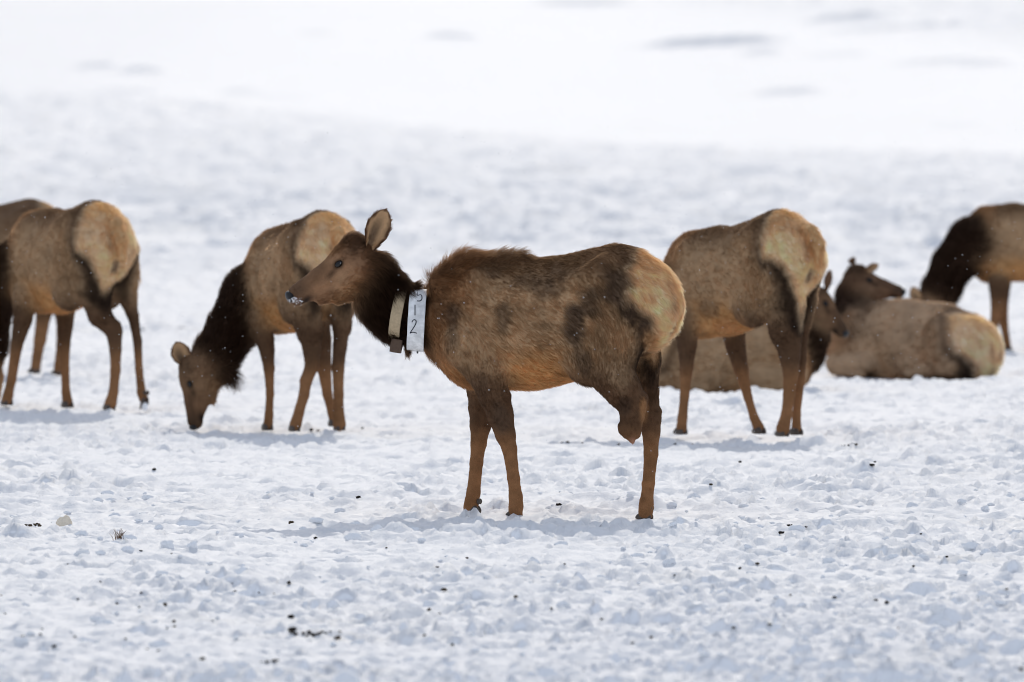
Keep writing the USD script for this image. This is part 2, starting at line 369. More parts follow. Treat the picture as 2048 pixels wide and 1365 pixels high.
# coat colours (linear base colours)
C_FLANK, C_BACK, C_BELLY, C_MANE = (0.47, 0.300, 0.166), (0.145, 0.074, 0.034), (0.62, 0.320, 0.118), (0.034, 0.017, 0.010)
C_HEAD, C_LEG_UP, C_LEG_LOW = (0.34, 0.185, 0.098), (0.120, 0.065, 0.035), (0.29, 0.142, 0.064)
C_RUMP, C_EDGE = (0.93, 0.65, 0.39), (0.025, 0.014, 0.009)

class Elk:
    """px: photo pixels at the animal's own depth; S: pixels per metre there; heading: degrees it points away from the left of the picture."""
    def __init__(s, name, label, foot_y, heading, cx, seed, scale=1.0, pitch=0.0, lift=0.0, zoff=0.0, pz=0.0, fshift=0.0, face=1.0, cheek=0.3, fuzz=0.22, topcap=0.0, tint=(1.02, 1.02, 1.03)):
        s.name, s.label, s.seed = name, label, seed
        s.Y0 = ground_at(1024, foot_y)[1]; s.S = FPX / (s.Y0 + CAMD)
        a = math.radians(heading)
        s.h = np.array([-math.cos(a), math.sin(a), 0]); s.l = np.array([-math.sin(a), -math.cos(a), 0]); s.up = np.array([0, 0, 1.0])
        p = at(cx, foot_y, s.Y0); s.O = np.array([p[0], s.Y0, 0.0])
        s.scale, s.pitch, s.lift, s.zoff, s.pz, s.fshift, s.facetone, s.cheek, s.fuzz, s.topcap, s.tint = scale, pitch, lift, zoff, pz, fshift, face, cheek, fuzz, topcap, np.array(tint)
        s.body = Body(); s.rng = np.random.default_rng(seed)
        s.root = thing(name, label, 'elk')
    def B(s, f, lat, z):
        f, lat, z = f * s.scale, lat * s.scale, z * s.scale
        return s.O + s.h * f + s.l * lat + s.up * (z + s.pitch * f + s.lift)
    def local(s, V):
        q = V - s.O
        f, lat = q @ s.h, q @ s.l
        return f / s.scale, lat / s.scale, (q[:, 2] - s.lift - s.pitch * f) / s.scale + s.zoff
    def px(s, x, y, Y=None): return at(x, y, s.Y0 if Y is None else Y)
    def trunk(s, prof=None, hair=0.03, hump=0.03, crest=0.5):
        prof = prof or [(0.37, 0.945, 0.300, 0.70), (0.078, 0.940, 0.295, 0.80), (-0.18, 0.985, 0.292, 0.82), (-0.35, 1.05, 0.265, 0.82), (-0.425, 1.03, 0.225, 0.88)]
        flow = -s.h + np.array([0, 0, -0.45])
        for (f, z, r, q), (f2, z2, r2, q2) in zip(prof[:-1], prof[1:]):
            s.body.cone(s.B(f, 0, z), r * s.scale, s.B(f2, 0, z2), r2 * s.scale, 'trunk', 0.05, s.l, (q + q2) / 2, hair=hair, flow=flow)
        s.body.cone(s.B(0.46, 0, 1.15), 0.10, s.B(0.22, 0, 1.19), 0.075, 'trunk', 0.10, hair=hump, flow=-s.h + np.array([0, 0, 0.1]), lift=crest)
        s.body.cone(s.B(0.43, 0, 0.75), 0.115, s.B(0.15, 0, 0.75), 0.105, 'trunk', 0.08, hair=0.035, flow=flow)
        s.body.cone(s.B(0.22, 0, 1.185), 0.06, s.B(0.0, 0, 1.18), 0.06, 'trunk', 0.08, hair=0.03, flow=-s.h + np.array([0, 0, -0.1]), lift=0.5)
        s.body.cone(s.B(0.0, 0, 1.18), 0.06, s.B(-0.3, 0, 1.255), 0.06, 'trunk', 0.08, hair=0.03, flow=-s.h + np.array([0, 0, -0.1]), lift=0.5)
    def leg(s, side, joints, kind, f, k=0.028, sq=0.85, hair=None):
        """joints: (px, py, radius px) from the top down; the depth follows from the place of the limb on the body."""
        pts = []
        for i, J in enumerate(joints):
            x, y, r = J[:3]; lat = J[3] if len(J) > 3 else 0.13
            ff = J[4] if len(J) > 4 else f
            Y = s.B(ff, side * lat, 0)[1]
            pts.append((at(x, y, Y), r / s.S))
        n = len(pts)
        if kind == 'hleg' and n > 5:        # point of the hock and the tendon below it
            i = int(np.argmin([abs(p[0][2] - (s.lift + 0.50 * s.scale)) for p in pts])); q = pts[i]
            s.body.cone(q[0] - s.h * q[1] * 0.75 + np.array([0, 0, q[1] * 0.7]), q[1] * 0.45, q[0] - s.h * q[1] * 0.45 - np.array([0, 0, q[1] * 1.6]), q[1] * 0.40, kind, 0.014, hair=0.008)
        for i in range(n - 1):
            z = 0.5 * (pts[i][0][2] + pts[i + 1][0][2])
            hl = 0.026 if z > 0.62 else 0.016 if z > 0.45 else 0.010
            s.body.cone(pts[i][0], pts[i][1], pts[i + 1][0], pts[i + 1][1], kind, k if z > 0.55 else 0.013, s.l, sq if z > 0.5 else 0.95, hair=hl, lift=0.22, flow=(pts[i + 1][0] - pts[i][0]) + (np.array([0, 0, -0.3]) if z > .6 else 0))
        return pts
    def haunches(s):
        for sd in (1, -1):
            s.body.cone(s.B(0.35, sd * 0.13, 1.13), 0.085, s.B(0.46, sd * 0.135, 0.85), 0.105, 'trunk', 0.045, s.l, 0.75, hair=0.03, flow=-s.h + np.array([0, 0, -1.2]))
            s.body.cone(s.B(0.46, sd * 0.135, 0.85), 0.10, s.B(0.28, sd * 0.14, 0.72), 0.085, 'trunk', 0.03, s.l, 0.75, hair=0.03, flow=-s.h + np.array([0, 0, -1.2]))
            s.body.cone(s.B(-0.33, sd * 0.10, 1.06), 0.20, s.B(-0.24, sd * 0.13, 0.80), 0.155, 'hleg', 0.03, s.l, 0.68, hair=0.028, flow=-s.h * 0.5 + np.array([0, 0, -1.0]))
            s.body.cone(s.B(-0.43, sd * 0.115, 1.02), 0.13, s.B(-0.37, sd * 0.125, 0.80), 0.10, 'hleg', 0.05, s.l, 0.8, hair=0.028, flow=np.array([0, 0, -1.0]))
        s.body.carve(s.B(-0.685, 0, 1.00), 0.030 * s.scale, s.B(-0.56, 0, 0.72), 0.055 * s.scale, 0.06)
        for sd in (1, -1):
            s.body.carve(s.B(-0.690, sd * 0.05, 1.14), 0.012 * s.scale, s.B(-0.680, sd * 0.04, 0.98), 0.016 * s.scale, 0.03)
            s.body.carve(s.B(-0.14, sd * 0.315, 1.07), 0.075 * s.scale, s.B(-0.12, sd * 0.315, 0.98), 0.06 * s.scale, 0.09)
            s.body.carve(s.B(0.225, sd * 0.275, 0.98), 0.026, s.B(0.185, sd * 0.275, 0.76), 0.030, 0.07)
            s.body.cone(s.B(-0.20, sd * 0.185, 1.17), 0.045, s.B(-0.30, sd * 0.15, 1.235), 0.045, 'trunk', 0.05, hair=0.028, flow=-s.h + np.array([0, 0, -0.4]))
    def tail(s):
        s.body.cone(s.B(-0.61, 0, 1.19), 0.042, s.B(-0.685, 0, 1.10), 0.036, 'tail', 0.03, hair=0.02, flow=np.array([0, 0, -1.0]))
        s.body.cone(s.B(-0.685, 0, 1.10), 0.036, s.B(-0.700, 0, 0.985), 0.022, 'tail', 0.012, hair=0.022, flow=np.array([0, 0, -1.0]))
    def plain_leg(s, sd, kind, df=0.0):
        if kind == 'fleg': J = [(0.28, .14, 0.72, .085), (0.27, .135, 0.42, .046), (0.28, .135, 0.36, .036), (0.28, .13, 0.12, .029), (0.285, .13, 0.08, .034), (0.30, .13, 0.03, .036)]
        else: J = [(-0.26, .13, 0.76, .12), (-0.36, .13, 0.54, .052), (-0.40, .13, 0.47, .045), (-0.38, .13, 0.36, .034), (-0.36, .125, 0.12, .029), (-0.35, .125, 0.07, .035), (-0.33, .125, 0.03, .036)]
        for i, (p, q) in enumerate(zip(J[:-1], J[1:])):
            k0, k1 = i / (len(J) - 1) * df, (i + 1) / (len(J) - 1) * df
            s.body.cone(s.B(p[0] + k0, sd * p[1], p[2]), p[3], s.B(q[0] + k1, sd * q[1], q[2]), q[3], kind, 0.025, hair=0.012)
        s.hoof(s.B(J[-1][0] + df, sd * J[-1][1], 0.03), 0.036)
    def hoof(s, p, r, fwd=None, zlift=-0.012, claws=False):
        """A cloven hoof: two toes and the dew claws."""
        fwd = s.h if fwd is None else fwd
        lat = np.cross(s.up, fwd)
        parts = []
        for sd in (-1, 1):
            a = p + lat * sd * r * 0.52 + fwd * r * 0.2
            m = trimesh.creation.icosphere(2, 1.0)
            v = m.vertices.copy()
            v[:, 2] = np.where(v[:, 2] < -0.35, -0.35, v[:, 2])
            taper = 1 - 0.35 * np.clip(v[:, 0], 0, 1)
            w = np.outer(v[:, 0] * r * 1.35, fwd) + np.outer(v[:, 1] * r * 0.5 * taper, lat) + np.outer(v[:, 2] * r * 1.1 * (1 - 0.45 * np.clip(v[:, 0], 0, 1)), s.up)
            parts.append(trimesh.Trimesh(w + a + s.up * zlift, m.faces, process=False))
            if not claws: continue
            d = trimesh.creation.icosphere(1, 1.0)
            parts.append(trimesh.Trimesh(d.vertices * np.array([0.32, 0.26, 0.48]) * r + p - fwd * r * 0.98 + lat * sd * r * 0.42 + s.up * (r * 1.5 + zlift), d.faces, process=False))
        obj('hoof', trimesh.util.concatenate(parts), M['hoof'], s.root, smooth=40)
    # --- head: frame with origin at the poll, x to the nose, z dorsal, y to the animal's left
    def head(s, poll, fwd, dors, size=1.0, hair=0.009):
        fwd = np.asarray(fwd, float); fwd /= np.linalg.norm(fwd)
        dors = np.asarray(dors, float); dors -= (dors @ fwd) * fwd; dors /= np.linalg.norm(dors)
        left = np.cross(dors, fwd)
        u = size / 408.0
        H = lambda x, y, z: np.asarray(poll) + (fwd * x + left * y + dors * z) * u
        s.H, s.hu, s.hax = H, u, (fwd, left, dors)
        b = s.body; kw = dict(grp='head', n=left, hair=hair * size, lift=0.16)
        back = -fwd
        b.cone(H(30, 0, -40), 36 * u, H(62, 0, -38), 36 * u, k=0.02, sq=0.86, flow=back, **kw)
        b.cone(H(55, 0, -33), 30 * u, H(120, 0, -27), 23 * u, k=0.02, sq=0.80, flow=back, **kw)
        b.cone(H(120, 0, -27), 23 * u, H(170, 0, -22), 20.5 * u, k=0.015, sq=0.86, flow=back, **kw)
        b.cone(H(62, 0, -72), 30 * u, H(110, 0, -58), 22 * u, k=0.03, sq=0.62, flow=back, **kw)
        b.cone(H(110, 0, -58), 22 * u, H(160, 0, -37), 11 * u, k=0.02, sq=0.75, flow=back, **kw)
        b.cone(H(170, 0, -23), 19.5 * u, H(176, 0, -25), 17.5 * u, k=0.01, sq=1.0, flow=back, **kw)
        for sd in (-1, 1):
            b.cone(H(58, sd * 21, -20), 11 * u, H(82, sd * 15, -20), 8 * u, k=0.016, flow=back, grp='head', hair=hair * size, lift=0.2)
            b.cone(H(48, sd * 17, -62), 24 * u, H(85, sd * 14, -58), 18 * u, k=0.03, flow=back, grp='head', hair=hair * size, lift=0.2)
        b.cone(H(58, 0, -84), 17 * u, H(112, 0, -74), 10 * u, k=0.03, sq=0.8, flow=back * 0.7 - dors, grp='head', n=left, hair=hair * size * 1.8, lift=0.5)
        for sd in (-1, 1):        # cheek bone
            b.cone(H(84, sd * 23, -44), 6 * u, H(128, sd * 15.5, -37), 4 * u, k=0.012, flow=back, grp='head', hair=hair * size, lift=0.15)
            b.carve(H(100, sd * 27, -33), 6 * u, H(140, sd * 22, -27), 4 * u, k=0.02)
        for sd in (-1, 1):        # eye sockets, nostrils, mouth line
            b.carve(H(70, sd * 33, -28), 9.5 * u, H(80, sd * 31, -33), 5 * u, k=0.010)
            b.carve(H(183, sd * 15, -17), 4.5 * u, H(177, sd * 17, -13), 3 * u, k=0.006)
            b.carve(H(192, sd * 18, -35), 3.2 * u, H(157, sd * 16, -44), 3.2 * u, k=0.006)
    def face(s, eyes=True):
        H, u = s.H, s.hu
        fwd, left, dors = s.hax
        R = np.stack([fwd, left, dors])
        for sd in (-1, 1):
            m = trimesh.creation.icosphere(3, 1.0)
            v = m.vertices * np.array([9.0, 6.3, 6.0]) * u
            obj('eye', (v @ R + H(70, sd * 25.5, -28), m.faces), M['eye'], s.root, smooth=True)
        m = trimesh.creation.icosphere(3, 1.0)
        v = m.vertices * np.array([9.5, 16.5, 14.5]) * u
        v[:, 1] *= 1 - 0.25 * np.clip(-v[:, 2] / (12 * u), 0, 1)
        obj('nose', (v @ R + H(185.5, 0, -17.5), m.faces), M['nose_skin'], s.root, smooth=True)
    def ear(s, base, tip, inner, length_px, width_px, rng, hair=0.012, col_in=(0.56, 0.35, 0.19), col_out=(0.13, 0.070, 0.040), label=None, nh=900):
        """A cupped leaf: base and tip in space, inner = the direction the hollow faces."""
        base, tip = np.asarray(base), np.asarray(tip)
        ax = tip - base; L = np.linalg.norm(ax); ax /= L
        inn = np.asarray(inner, float); inn -= (inn @ ax) * ax; inn /= np.linalg.norm(inn)
        sd = np.cross(ax, inn); W = width_px / s.S * 0.5
        nu, nv = 26, 15
        U, Vv = np.meshgrid(np.linspace(0, 1, nu), np.linspace(-1, 1, nv), indexing='ij')
        wid = W * np.interp(U, [0, .12, .35, .6, .8, .93, 1], [0.42, 0.62, 0.98, 1.0, 0.74, 0.40, 0.05])
        cup = np.interp(U, [0, .25, .6, 1], [1.15, 0.85, 0.5, 0.15])
        P = base + U[..., None] * L * ax + (Vv * wid)[..., None] * sd * np.cos(0.55 * cup * Vv ** 2)[..., None] + ((Vv ** 2 * wid * cup) - wid * cup * 0.62 - 0.02 * np.sin(U * 3.1))[..., None] * inn
        th = 0.006 * (1 - 0.5 * U)[..., None] * inn
        A, Bk = (P + th).reshape(-1, 3), (P - th).reshape(-1, 3)
        i, j = np.meshgrid(np.arange(nu - 1), np.arange(nv - 1), indexing='ij'); a = (i * nv + j).ravel()
        q1 = np.stack([a, a + nv, a + nv + 1, a + 1], 1)
        q2 = q1[:, ::-1] + nu * nv
        rim = [(k * nv, (k + 1) * nv) for k in range(nu - 1)] + [((nu - 1) * nv + k, (nu - 1) * nv + k + 1) for k in range(nv - 1)]
        rim2 = [((k + 1) * nv + nv - 1, k * nv + nv - 1) for k in range(nu - 1)]
        q3 = np.array([(b_, a_, a_ + nu * nv, b_ + nu * nv) for a_, b_ in rim + rim2])
        Q = np.vstack([q1, q2, q3]); V = np.vstack([A, Bk])
        edge = np.maximum(np.abs(Vv), np.clip((U - 0.75) / 0.25, 0, 1)).ravel()
        dark = sstep(0.62, 0.92, edge + 0.25 * (meshkit.noise(np.stack([U.ravel() * 9, Vv.ravel() * 7, U.ravel() * 0], -1), 8) - 0.5))
        deep = sstep(0.55, 0.15, np.abs(Vv.ravel() + 0.1)) * sstep(0.95, 0.4, U.ravel())
        ci = lerp(lerp(np.array([col_in] * len(A)), (0.15, 0.098, 0.062), 0.85 * deep), col_out, dark)
        co = np.array([col_out] * len(A)) * (0.8 + 0.5 * U.ravel()[:, None])
        col = np.vstack([ci, co])
        N, F, C = vertex_normals(V, Q)
        if (N[len(A) // 2] @ inn) < 0: Q = Q[:, ::-1]
        o = obj('ear', (V, Q), M['hide'], s.root, smooth=True, color=col)
        hl = np.concatenate([hair * (0.5 + 1.1 * dark + 0.9 * sstep(0.5, 0.1, U.ravel())), np.full(len(A), hair * 0.7)])
        fl = np.tile(ax, (len(V), 1)) + np.concatenate([(Vv.ravel()[:, None] * sd) * 0.6, (Vv.ravel()[:, None] * sd) * 0.3])
        pts, wd, cc = grow_fur(V, Q, col, hl, fl, np.full(len(V), 0.25), nh, rng, width=0.0013, droop=0.0, clump=0.2)
        curves('ear_hair', pts, wd, M['fur'], o, cc)
        return o
    # --- colours
    def patch(s, f, lat, z):
        """The pale rump patch: 1 inside, and how close to its dark edge."""
        zb = np.clip(z, 0.55, 1.4)
        fb = np.interp(zb, [0.55, 0.7, 0.82, 0.95, 1.06, 1.16, 1.26, 1.33, 1.4], [-0.56, -0.50, -0.475, -0.45, -0.43, -0.405, -0.375, -0.34, -0.31]) + s.fshift
        lb = np.interp(zb, [0.55, 0.64, 0.72, 0.80, 0.88, 0.96, 1.04, 1.12], [0.012, 0.024, 0.044, 0.070, 0.108, 0.158, 0.225, 0.31])
        n = 0.035 * (meshkit.fbm(np.stack([f * 16, lat * 16, z * 9], -1), 3, 5) - 0.5)
        d = np.minimum(fb - f, (lb - np.abs(lat)) * 0.8) + n           # >0 inside
        return d
    def colour(s, V, groups, bedded=False):
        f, lat, z = s.local(V)
        g = lambda k: groups.get(k, np.zeros(len(V)))
        wob = meshkit.fbm(V * 7, 3, s.seed) - 0.5; fine = meshkit.fbm(V * 28, 2, s.seed + 9) - 0.5
        c = np.array([C_FLANK] * len(V))
        zz = z + 0.10 * wob
        c = lerp(c, C_BACK, 0.85 * sstep(1.10, 1.27, zz) + 0 * f)
        c = lerp(c, C_BELLY, (0.15 if bedded else 0.8) * sstep(0.88, 0.72, zz) * (g('trunk') + g('belly')))
        c = lerp(c, (0.36, 0.180, 0.078), 0.75 * sstep(0.30, 0.46, f + 0.1 * wob) * (g('trunk') + g('neckbase')))
        legz = V[:, 2]
        gl = np.clip(g('fleg') + g('hleg'), 0, 1)
        lc = lerp(np.array([C_FLANK] * len(V)), C_LEG_UP, sstep(0.86, 0.60, legz + 0.08 * wob) if not bedded else np.zeros(len(V)))
        lc = lerp(lc, C_LEG_LOW, sstep(0.46, 0.30, legz + 0.10 * wob) if not bedded else np.zeros(len(V)))
        c = lerp(c, lc, gl)
        d = s.patch(f, lat, z + s.pz) - s.topcap * sstep(1.19, 1.28, z + s.pz)
        z = z + s.pz
        rear = sstep(-0.15, -0.25, f) * np.clip(g('trunk') + g('hleg') + g('tail'), 0, 1)
        ew = np.interp(z, [0.55, 0.62, 0.75, 0.95, 1.05, 1.2], [0.02, 0.10, 0.13, 0.075, 0.045, 0.035])
        c = lerp(c, C_EDGE, rear * sstep(-ew, -ew * 0.25, d) * sstep(1.22, 1.0, z) * sstep(0.50, 0.62, z) * 0.95)
        c = lerp(c, (0.085, 0.046, 0.025), rear * sstep(-0.13, -0.03, d) * sstep(0.95, 1.1, z) * 0.62)
        soft = np.interp(z, [0.9, 1.15], [0.018, 0.040]) + 0.0 * d
        c = lerp(c, C_RUMP, rear * sstep(-soft, soft * 1.4, d) * (0.35 + 0.65 * sstep(0.66, 0.84, z)))
        streak = meshkit.fbm(np.stack([lat * 55, z * 9, f * 20], -1), 2, 21) - 0.5
        c = lerp(c, np.array([[0.55, 0.315, 0.145]]) * np.ones((len(V), 1)), rear * sstep(0.0, 0.05, d) * np.clip(0.42 * sstep(1.12, 1.32, z + 0.25 * wob) + 0.6 * streak, 0, 0.8))
        c = lerp(c, (0.92, 0.67, 0.43), rear * sstep(0.0, 0.05, d) * s.cheek * np.exp(-((np.abs(lat) - 0.12) / 0.055) ** 2) * sstep(0.72, 0.85, z) * sstep(1.20, 1.08, z))
        c = lerp(c, (0.80, 0.50, 0.23), rear * sstep(-0.005, 0.02, d) * (0.55 * sstep(0.07, 0.0, np.abs(lat)) * sstep(0.9, 1.2, z) + 0.6 * sstep(1.18, 1.32, z + 0.2 * wob)))
        c = lerp(c, (0.10, 0.06, 0.04), rear * 0.8 * sstep(0.030, 0.012, np.abs(lat)) * sstep(0.86, 0.90, z) * sstep(0.985, 0.95, z))
        c = lerp(c, (0.25, 0.14, 0.07), rear * 0.5 * np.exp(-((np.abs(lat) - 0.055) / 0.014) ** 2) * sstep(0.98, 1.03, z) * sstep(1.16, 1.10, z))  # shade of the creases beside the tail, painted into the coat
        c = lerp(c, (0.66, 0.40, 0.19), 0.85 * g('tail'))
        c = lerp(c, C_MANE, np.clip(g('neck'), 0, 1) ** 0.7)
        c = lerp(c, (0.10, 0.052, 0.030), np.clip(g('tuft'), 0, 1))
        c = lerp(c, (0.20, 0.098, 0.045), g('neckbase') * 0.8)
        if hasattr(s, 'H'):
            fwd, left, dors = s.hax; q = (V - s.H(0, 0, 0)) / s.hu
            hx, hy, hz = q @ fwd, q @ left, q @ dors
            hc = np.array([C_HEAD] * len(V))
            hc = lerp(hc, (0.33, 0.175, 0.08), sstep(-20, 0, hz + 10 * wob) * sstep(130, 60, hx) * 0.8)       # rusty forehead
            hc = lerp(hc, (0.12, 0.068, 0.04), sstep(60, 25, hx) * sstep(-60, -25, hz) * 0.7)
            hc = lerp(hc, (0.42, 0.24, 0.12), sstep(-62, -82, hz) * sstep(40, 80, hx) * 0.8)                   # jaw
            hc = lerp(hc, (0.33, 0.20, 0.12), np.exp(-((hx - 72) / 16) ** 2 - ((hz + 24) / 14) ** 2) * 0.45)   # round the eye
            hc = lerp(hc, (0.03, 0.018, 0.012), np.exp(-(((hx - 71) / 13) ** 2 + ((hz + 28) / 9) ** 2) ** 2) * 0.9)
            hc = lerp(hc, (0.035, 0.02, 0.013), np.exp(-((hx - 94) / 13) ** 2 - ((hz + 33) / 7) ** 2) * 0.8)    # tear gland
            hc = lerp(hc, (0.42, 0.25, 0.135), np.exp(-((hx - 88) / 26) ** 2 - ((hz + 56) / 15) ** 2) * 0.5)
            hc = lerp(hc, (0.12, 0.066, 0.038), sstep(-34, -20, hz + 8 * wob) * sstep(82, 105, hx) * 0.55)
            hc = lerp(hc, (0.12, 0.072, 0.045), sstep(135, 168, hx) * 0.6)
            hc = lerp(hc, (0.02, 0.015, 0.013), np.exp(-((hx - 166) / 13) ** 2 - ((hz + 42) / 7) ** 2) * 0.95)   # lips
            c = lerp(c, hc * s.facetone, np.clip(g('head'), 0, 1))
        c = c * s.tint * (1 + 0.6 * wob + (0.1 + s.fuzz) * fine)[:, None]
        return np.clip(c, 0.004, 0.9)
    def finish(s, h, count, spots=(), width=0.0011, k=3, bedded=False, fine_head=False):
        V, Q = s.body.mesh(h)
        groups, hair, flow, lift = s.body.fields(V)
        col = s.colour(V, groups, bedded)
        rm = sstep(0.30, 0.5, col[:, 0]) * sstep(1.6, 1.9, col[:, 0] / np.maximum(col[:, 2], 1e-3)) * sstep(-0.2, -0.3, s.local(V)[0]) * (1 - np.clip(groups.get('head', 0), 0, 1))
        hair = hair + 0.016 * rm; lift = lift + 0.25 * rm
        for (x, y, rx, ry, c, amt) in spots:                     # irregular coat markings and the painted lit edge of the stump, in photo pixels
            p = at(x, y, s.Y0); dx, dz = (V[:, 0] - p[0]) * s.S / rx, (V[:, 2] - p[2]) * s.S / ry
            w = 1.5 * (meshkit.fbm(V * 11, 4, 77) - 0.5)
            near = sstep(0.1, -0.05, V[:, 1] - s.Y0)
            col = lerp(col, c, np.clip(amt * sstep(1.15, 0.35, np.sqrt(dx ** 2 + dz ** 2) + w) * near, 0, 1))
        obj('body', (V, Q), M['hide'], s.root, smooth=True, color=col * 0.85)
        dens = (0.010 / np.clip(hair, 0.006, 0.05)) ** 0.35
        if fine_head: dens = dens * (1 + 1.4 * groups.get('head', 0) + 0.9 * groups.get('neck', 0) + 9 * groups.get('tuft', 0))
        pts, wd, cc = grow_fur(V, Q, col, hair, flow, lift, count, s.rng, width=width, k=k, dens=dens, lock=s.fuzz, clump=0.12 + 0.25 * s.fuzz)
        c = curves('fur', pts, wd, M['fur'], s.root, cc)
        return V, Q, groups

# ================================================================== the collared elk in front
e = Elk('elk', 'elk standing on three legs in profile, numbered white band and tan collar on its neck', 1027, 20, 1110, 1, lift=-0.015, fshift=-0.01, cheek=0.9, fuzz=0.45, topcap=0.07, tint=(1.05, 1.03, 1.02))
e.trunk(hump=0.085, crest=2.0)
e.haunches()
e.leg(1, [(925, 690, 42, .13), (970, 742, 36, .15), (990, 795, 31, .14), (1001, 830, 26, .14), (1011, 870, 20, .14), (1019, 898, 14.5, .14), (1027, 956, 12.0, .14), (1031.5, 994, 13.3, .14), (1032, 1012, 13.8, .14), (1031, 1025, 14.6, .14)], 'fleg', 0.24)
e.leg(-1, [(950, 690, 40, .12), (968, 770, 34, .13), (964, 815, 27, .13), (961, 850, 21, .13), (957, 888, 15.5, .13), (953, 925, 13.0, .13), (947, 985, 13.6, .13), (944, 1003, 14.0, .13), (941, 1015, 14.8, .13)], 'fleg', 0.36)
e.leg(1, [(1222, 690, 62, .14, -.24), (1226, 750, 42, .14), (1245, 778, 36, .14), (1262, 802, 31, .14), (1263, 832, 23, .14), (1258, 862, 17, .14), (1264, 880, 6, .14), (1266, 887, 2, .14)], 'hleg', -0.36)
e.body.cone(at(1284, 797, e.B(-.36, .14, 0)[1]), 12 / e.S, at(1279, 835, e.B(-.36, .14, 0)[1]), 7 / e.S, 'hleg', 0.02, hair=0.01)
e.body.cone(at(1242, 852, e.B(-.36, .14, 0)[1]), 7 / e.S, at(1240, 862, e.B(-.36, .14, 0)[1]), 4 / e.S, 'hleg', 0.015, hair=0.01)
e.leg(-1, [(1265, 640, 60, .12, -.3), (1285, 720, 36, .12), (1293, 780, 24, .12), (1300, 838, 21, .12), (1302, 862, 18, .12), (1302, 908, 14, .12), (1297, 968, 12.0, .12), (1293, 1006, 13.6, .12), (1292, 1017, 13.8, .12), (1291, 1028, 14.8, .12)], 'hleg', -0.42)
e.body.cone(e.B(-0.585, 0, 1.10), 0.030, e.B(-0.60, 0, 0.99), 0.016, 'tail', 0.02, hair=0.025, flow=np.array([0, 0, -1.0]))
nY = e.B(0.62, 0, 0)[1]
for (a_, b_, hl, lf) in [((742, 548, 45), (780, 606, 47), 0.070, 1.1), ((780, 604, 51), (790, 616, 49), 0.035, 0.4), ((797, 627, 47), (803, 629, 47), 0.008, 0.2), ((812, 632, 48), (817, 634, 48), 0.06, 1.5), ((828, 639, 49), (890, 642, 53), 0.008, 0.2)]:
    e.body.cone(at(a_[0], a_[1], nY - 0.02), a_[2] / e.S, at(b_[0], b_[1], nY - 0.05), b_[2] / e.S, 'neck', k=0.04, n=np.array([0, 1.0, 0]), sq=0.72, hair=hl, lift=lf)
e.body.cone(at(735, 600, nY - 0.02), 26 / e.S, at(780, 655, nY - 0.05), 22 / e.S, 'neck', k=0.05, hair=0.075, lift=0.9, flow=np.array([0.5, 0, -0.7]))
e.body.cone(at(904, 640, nY - 0.14), 56 / e.S, at(925, 640, e.B(0.42, 0, 0)[1]), 108 / e.S, 'neckbase', k=0.04, n=e.l, sq=0.68, hair=0.045, lift=0.5, flow=-e.h + np.array([0, 0, -0.5]))
e.body.cone(at(880, 566, nY - 0.14), 22 / e.S, at(935, 540, e.B(0.42, 0, 0)[1]), 30 / e.S, 'neckbase', k=0.05, hair=0.06, lift=1.0, flow=-e.h + np.array([0, 0, 0.2]))
e.body.cone(at(824, 584, nY - 0.04), 7 / e.S, at(830, 580, nY - 0.03), 6 / e.S, 'tuft', 0.02, hair=0.085, lift=2.2, flow=np.array([0.35, 0, 1.0]))
e.body.cone(at(819, 604, nY - 0.10), 7 / e.S, at(820, 612, nY - 0.105), 6 / e.S, 'tuft', 0.02, hair=0.075, lift=1.4, flow=np.array([0.9, -0.3, 0.25]))
e.body.cone(at(815, 690, nY - 0.07), 5 / e.S, at(814, 700, nY - 0.07), 3 / e.S, 'tuft', 0.02, hair=0.06, lift=0.2, flow=np.array([0, 0, -1.0]))
fw = at(577, 576, 0) - at(712, 463, 0)
e.head(at(712, 463, nY - 0.02), fw + np.array([0, -0.03, 0]), np.array([-.62, 0.0, .78]))
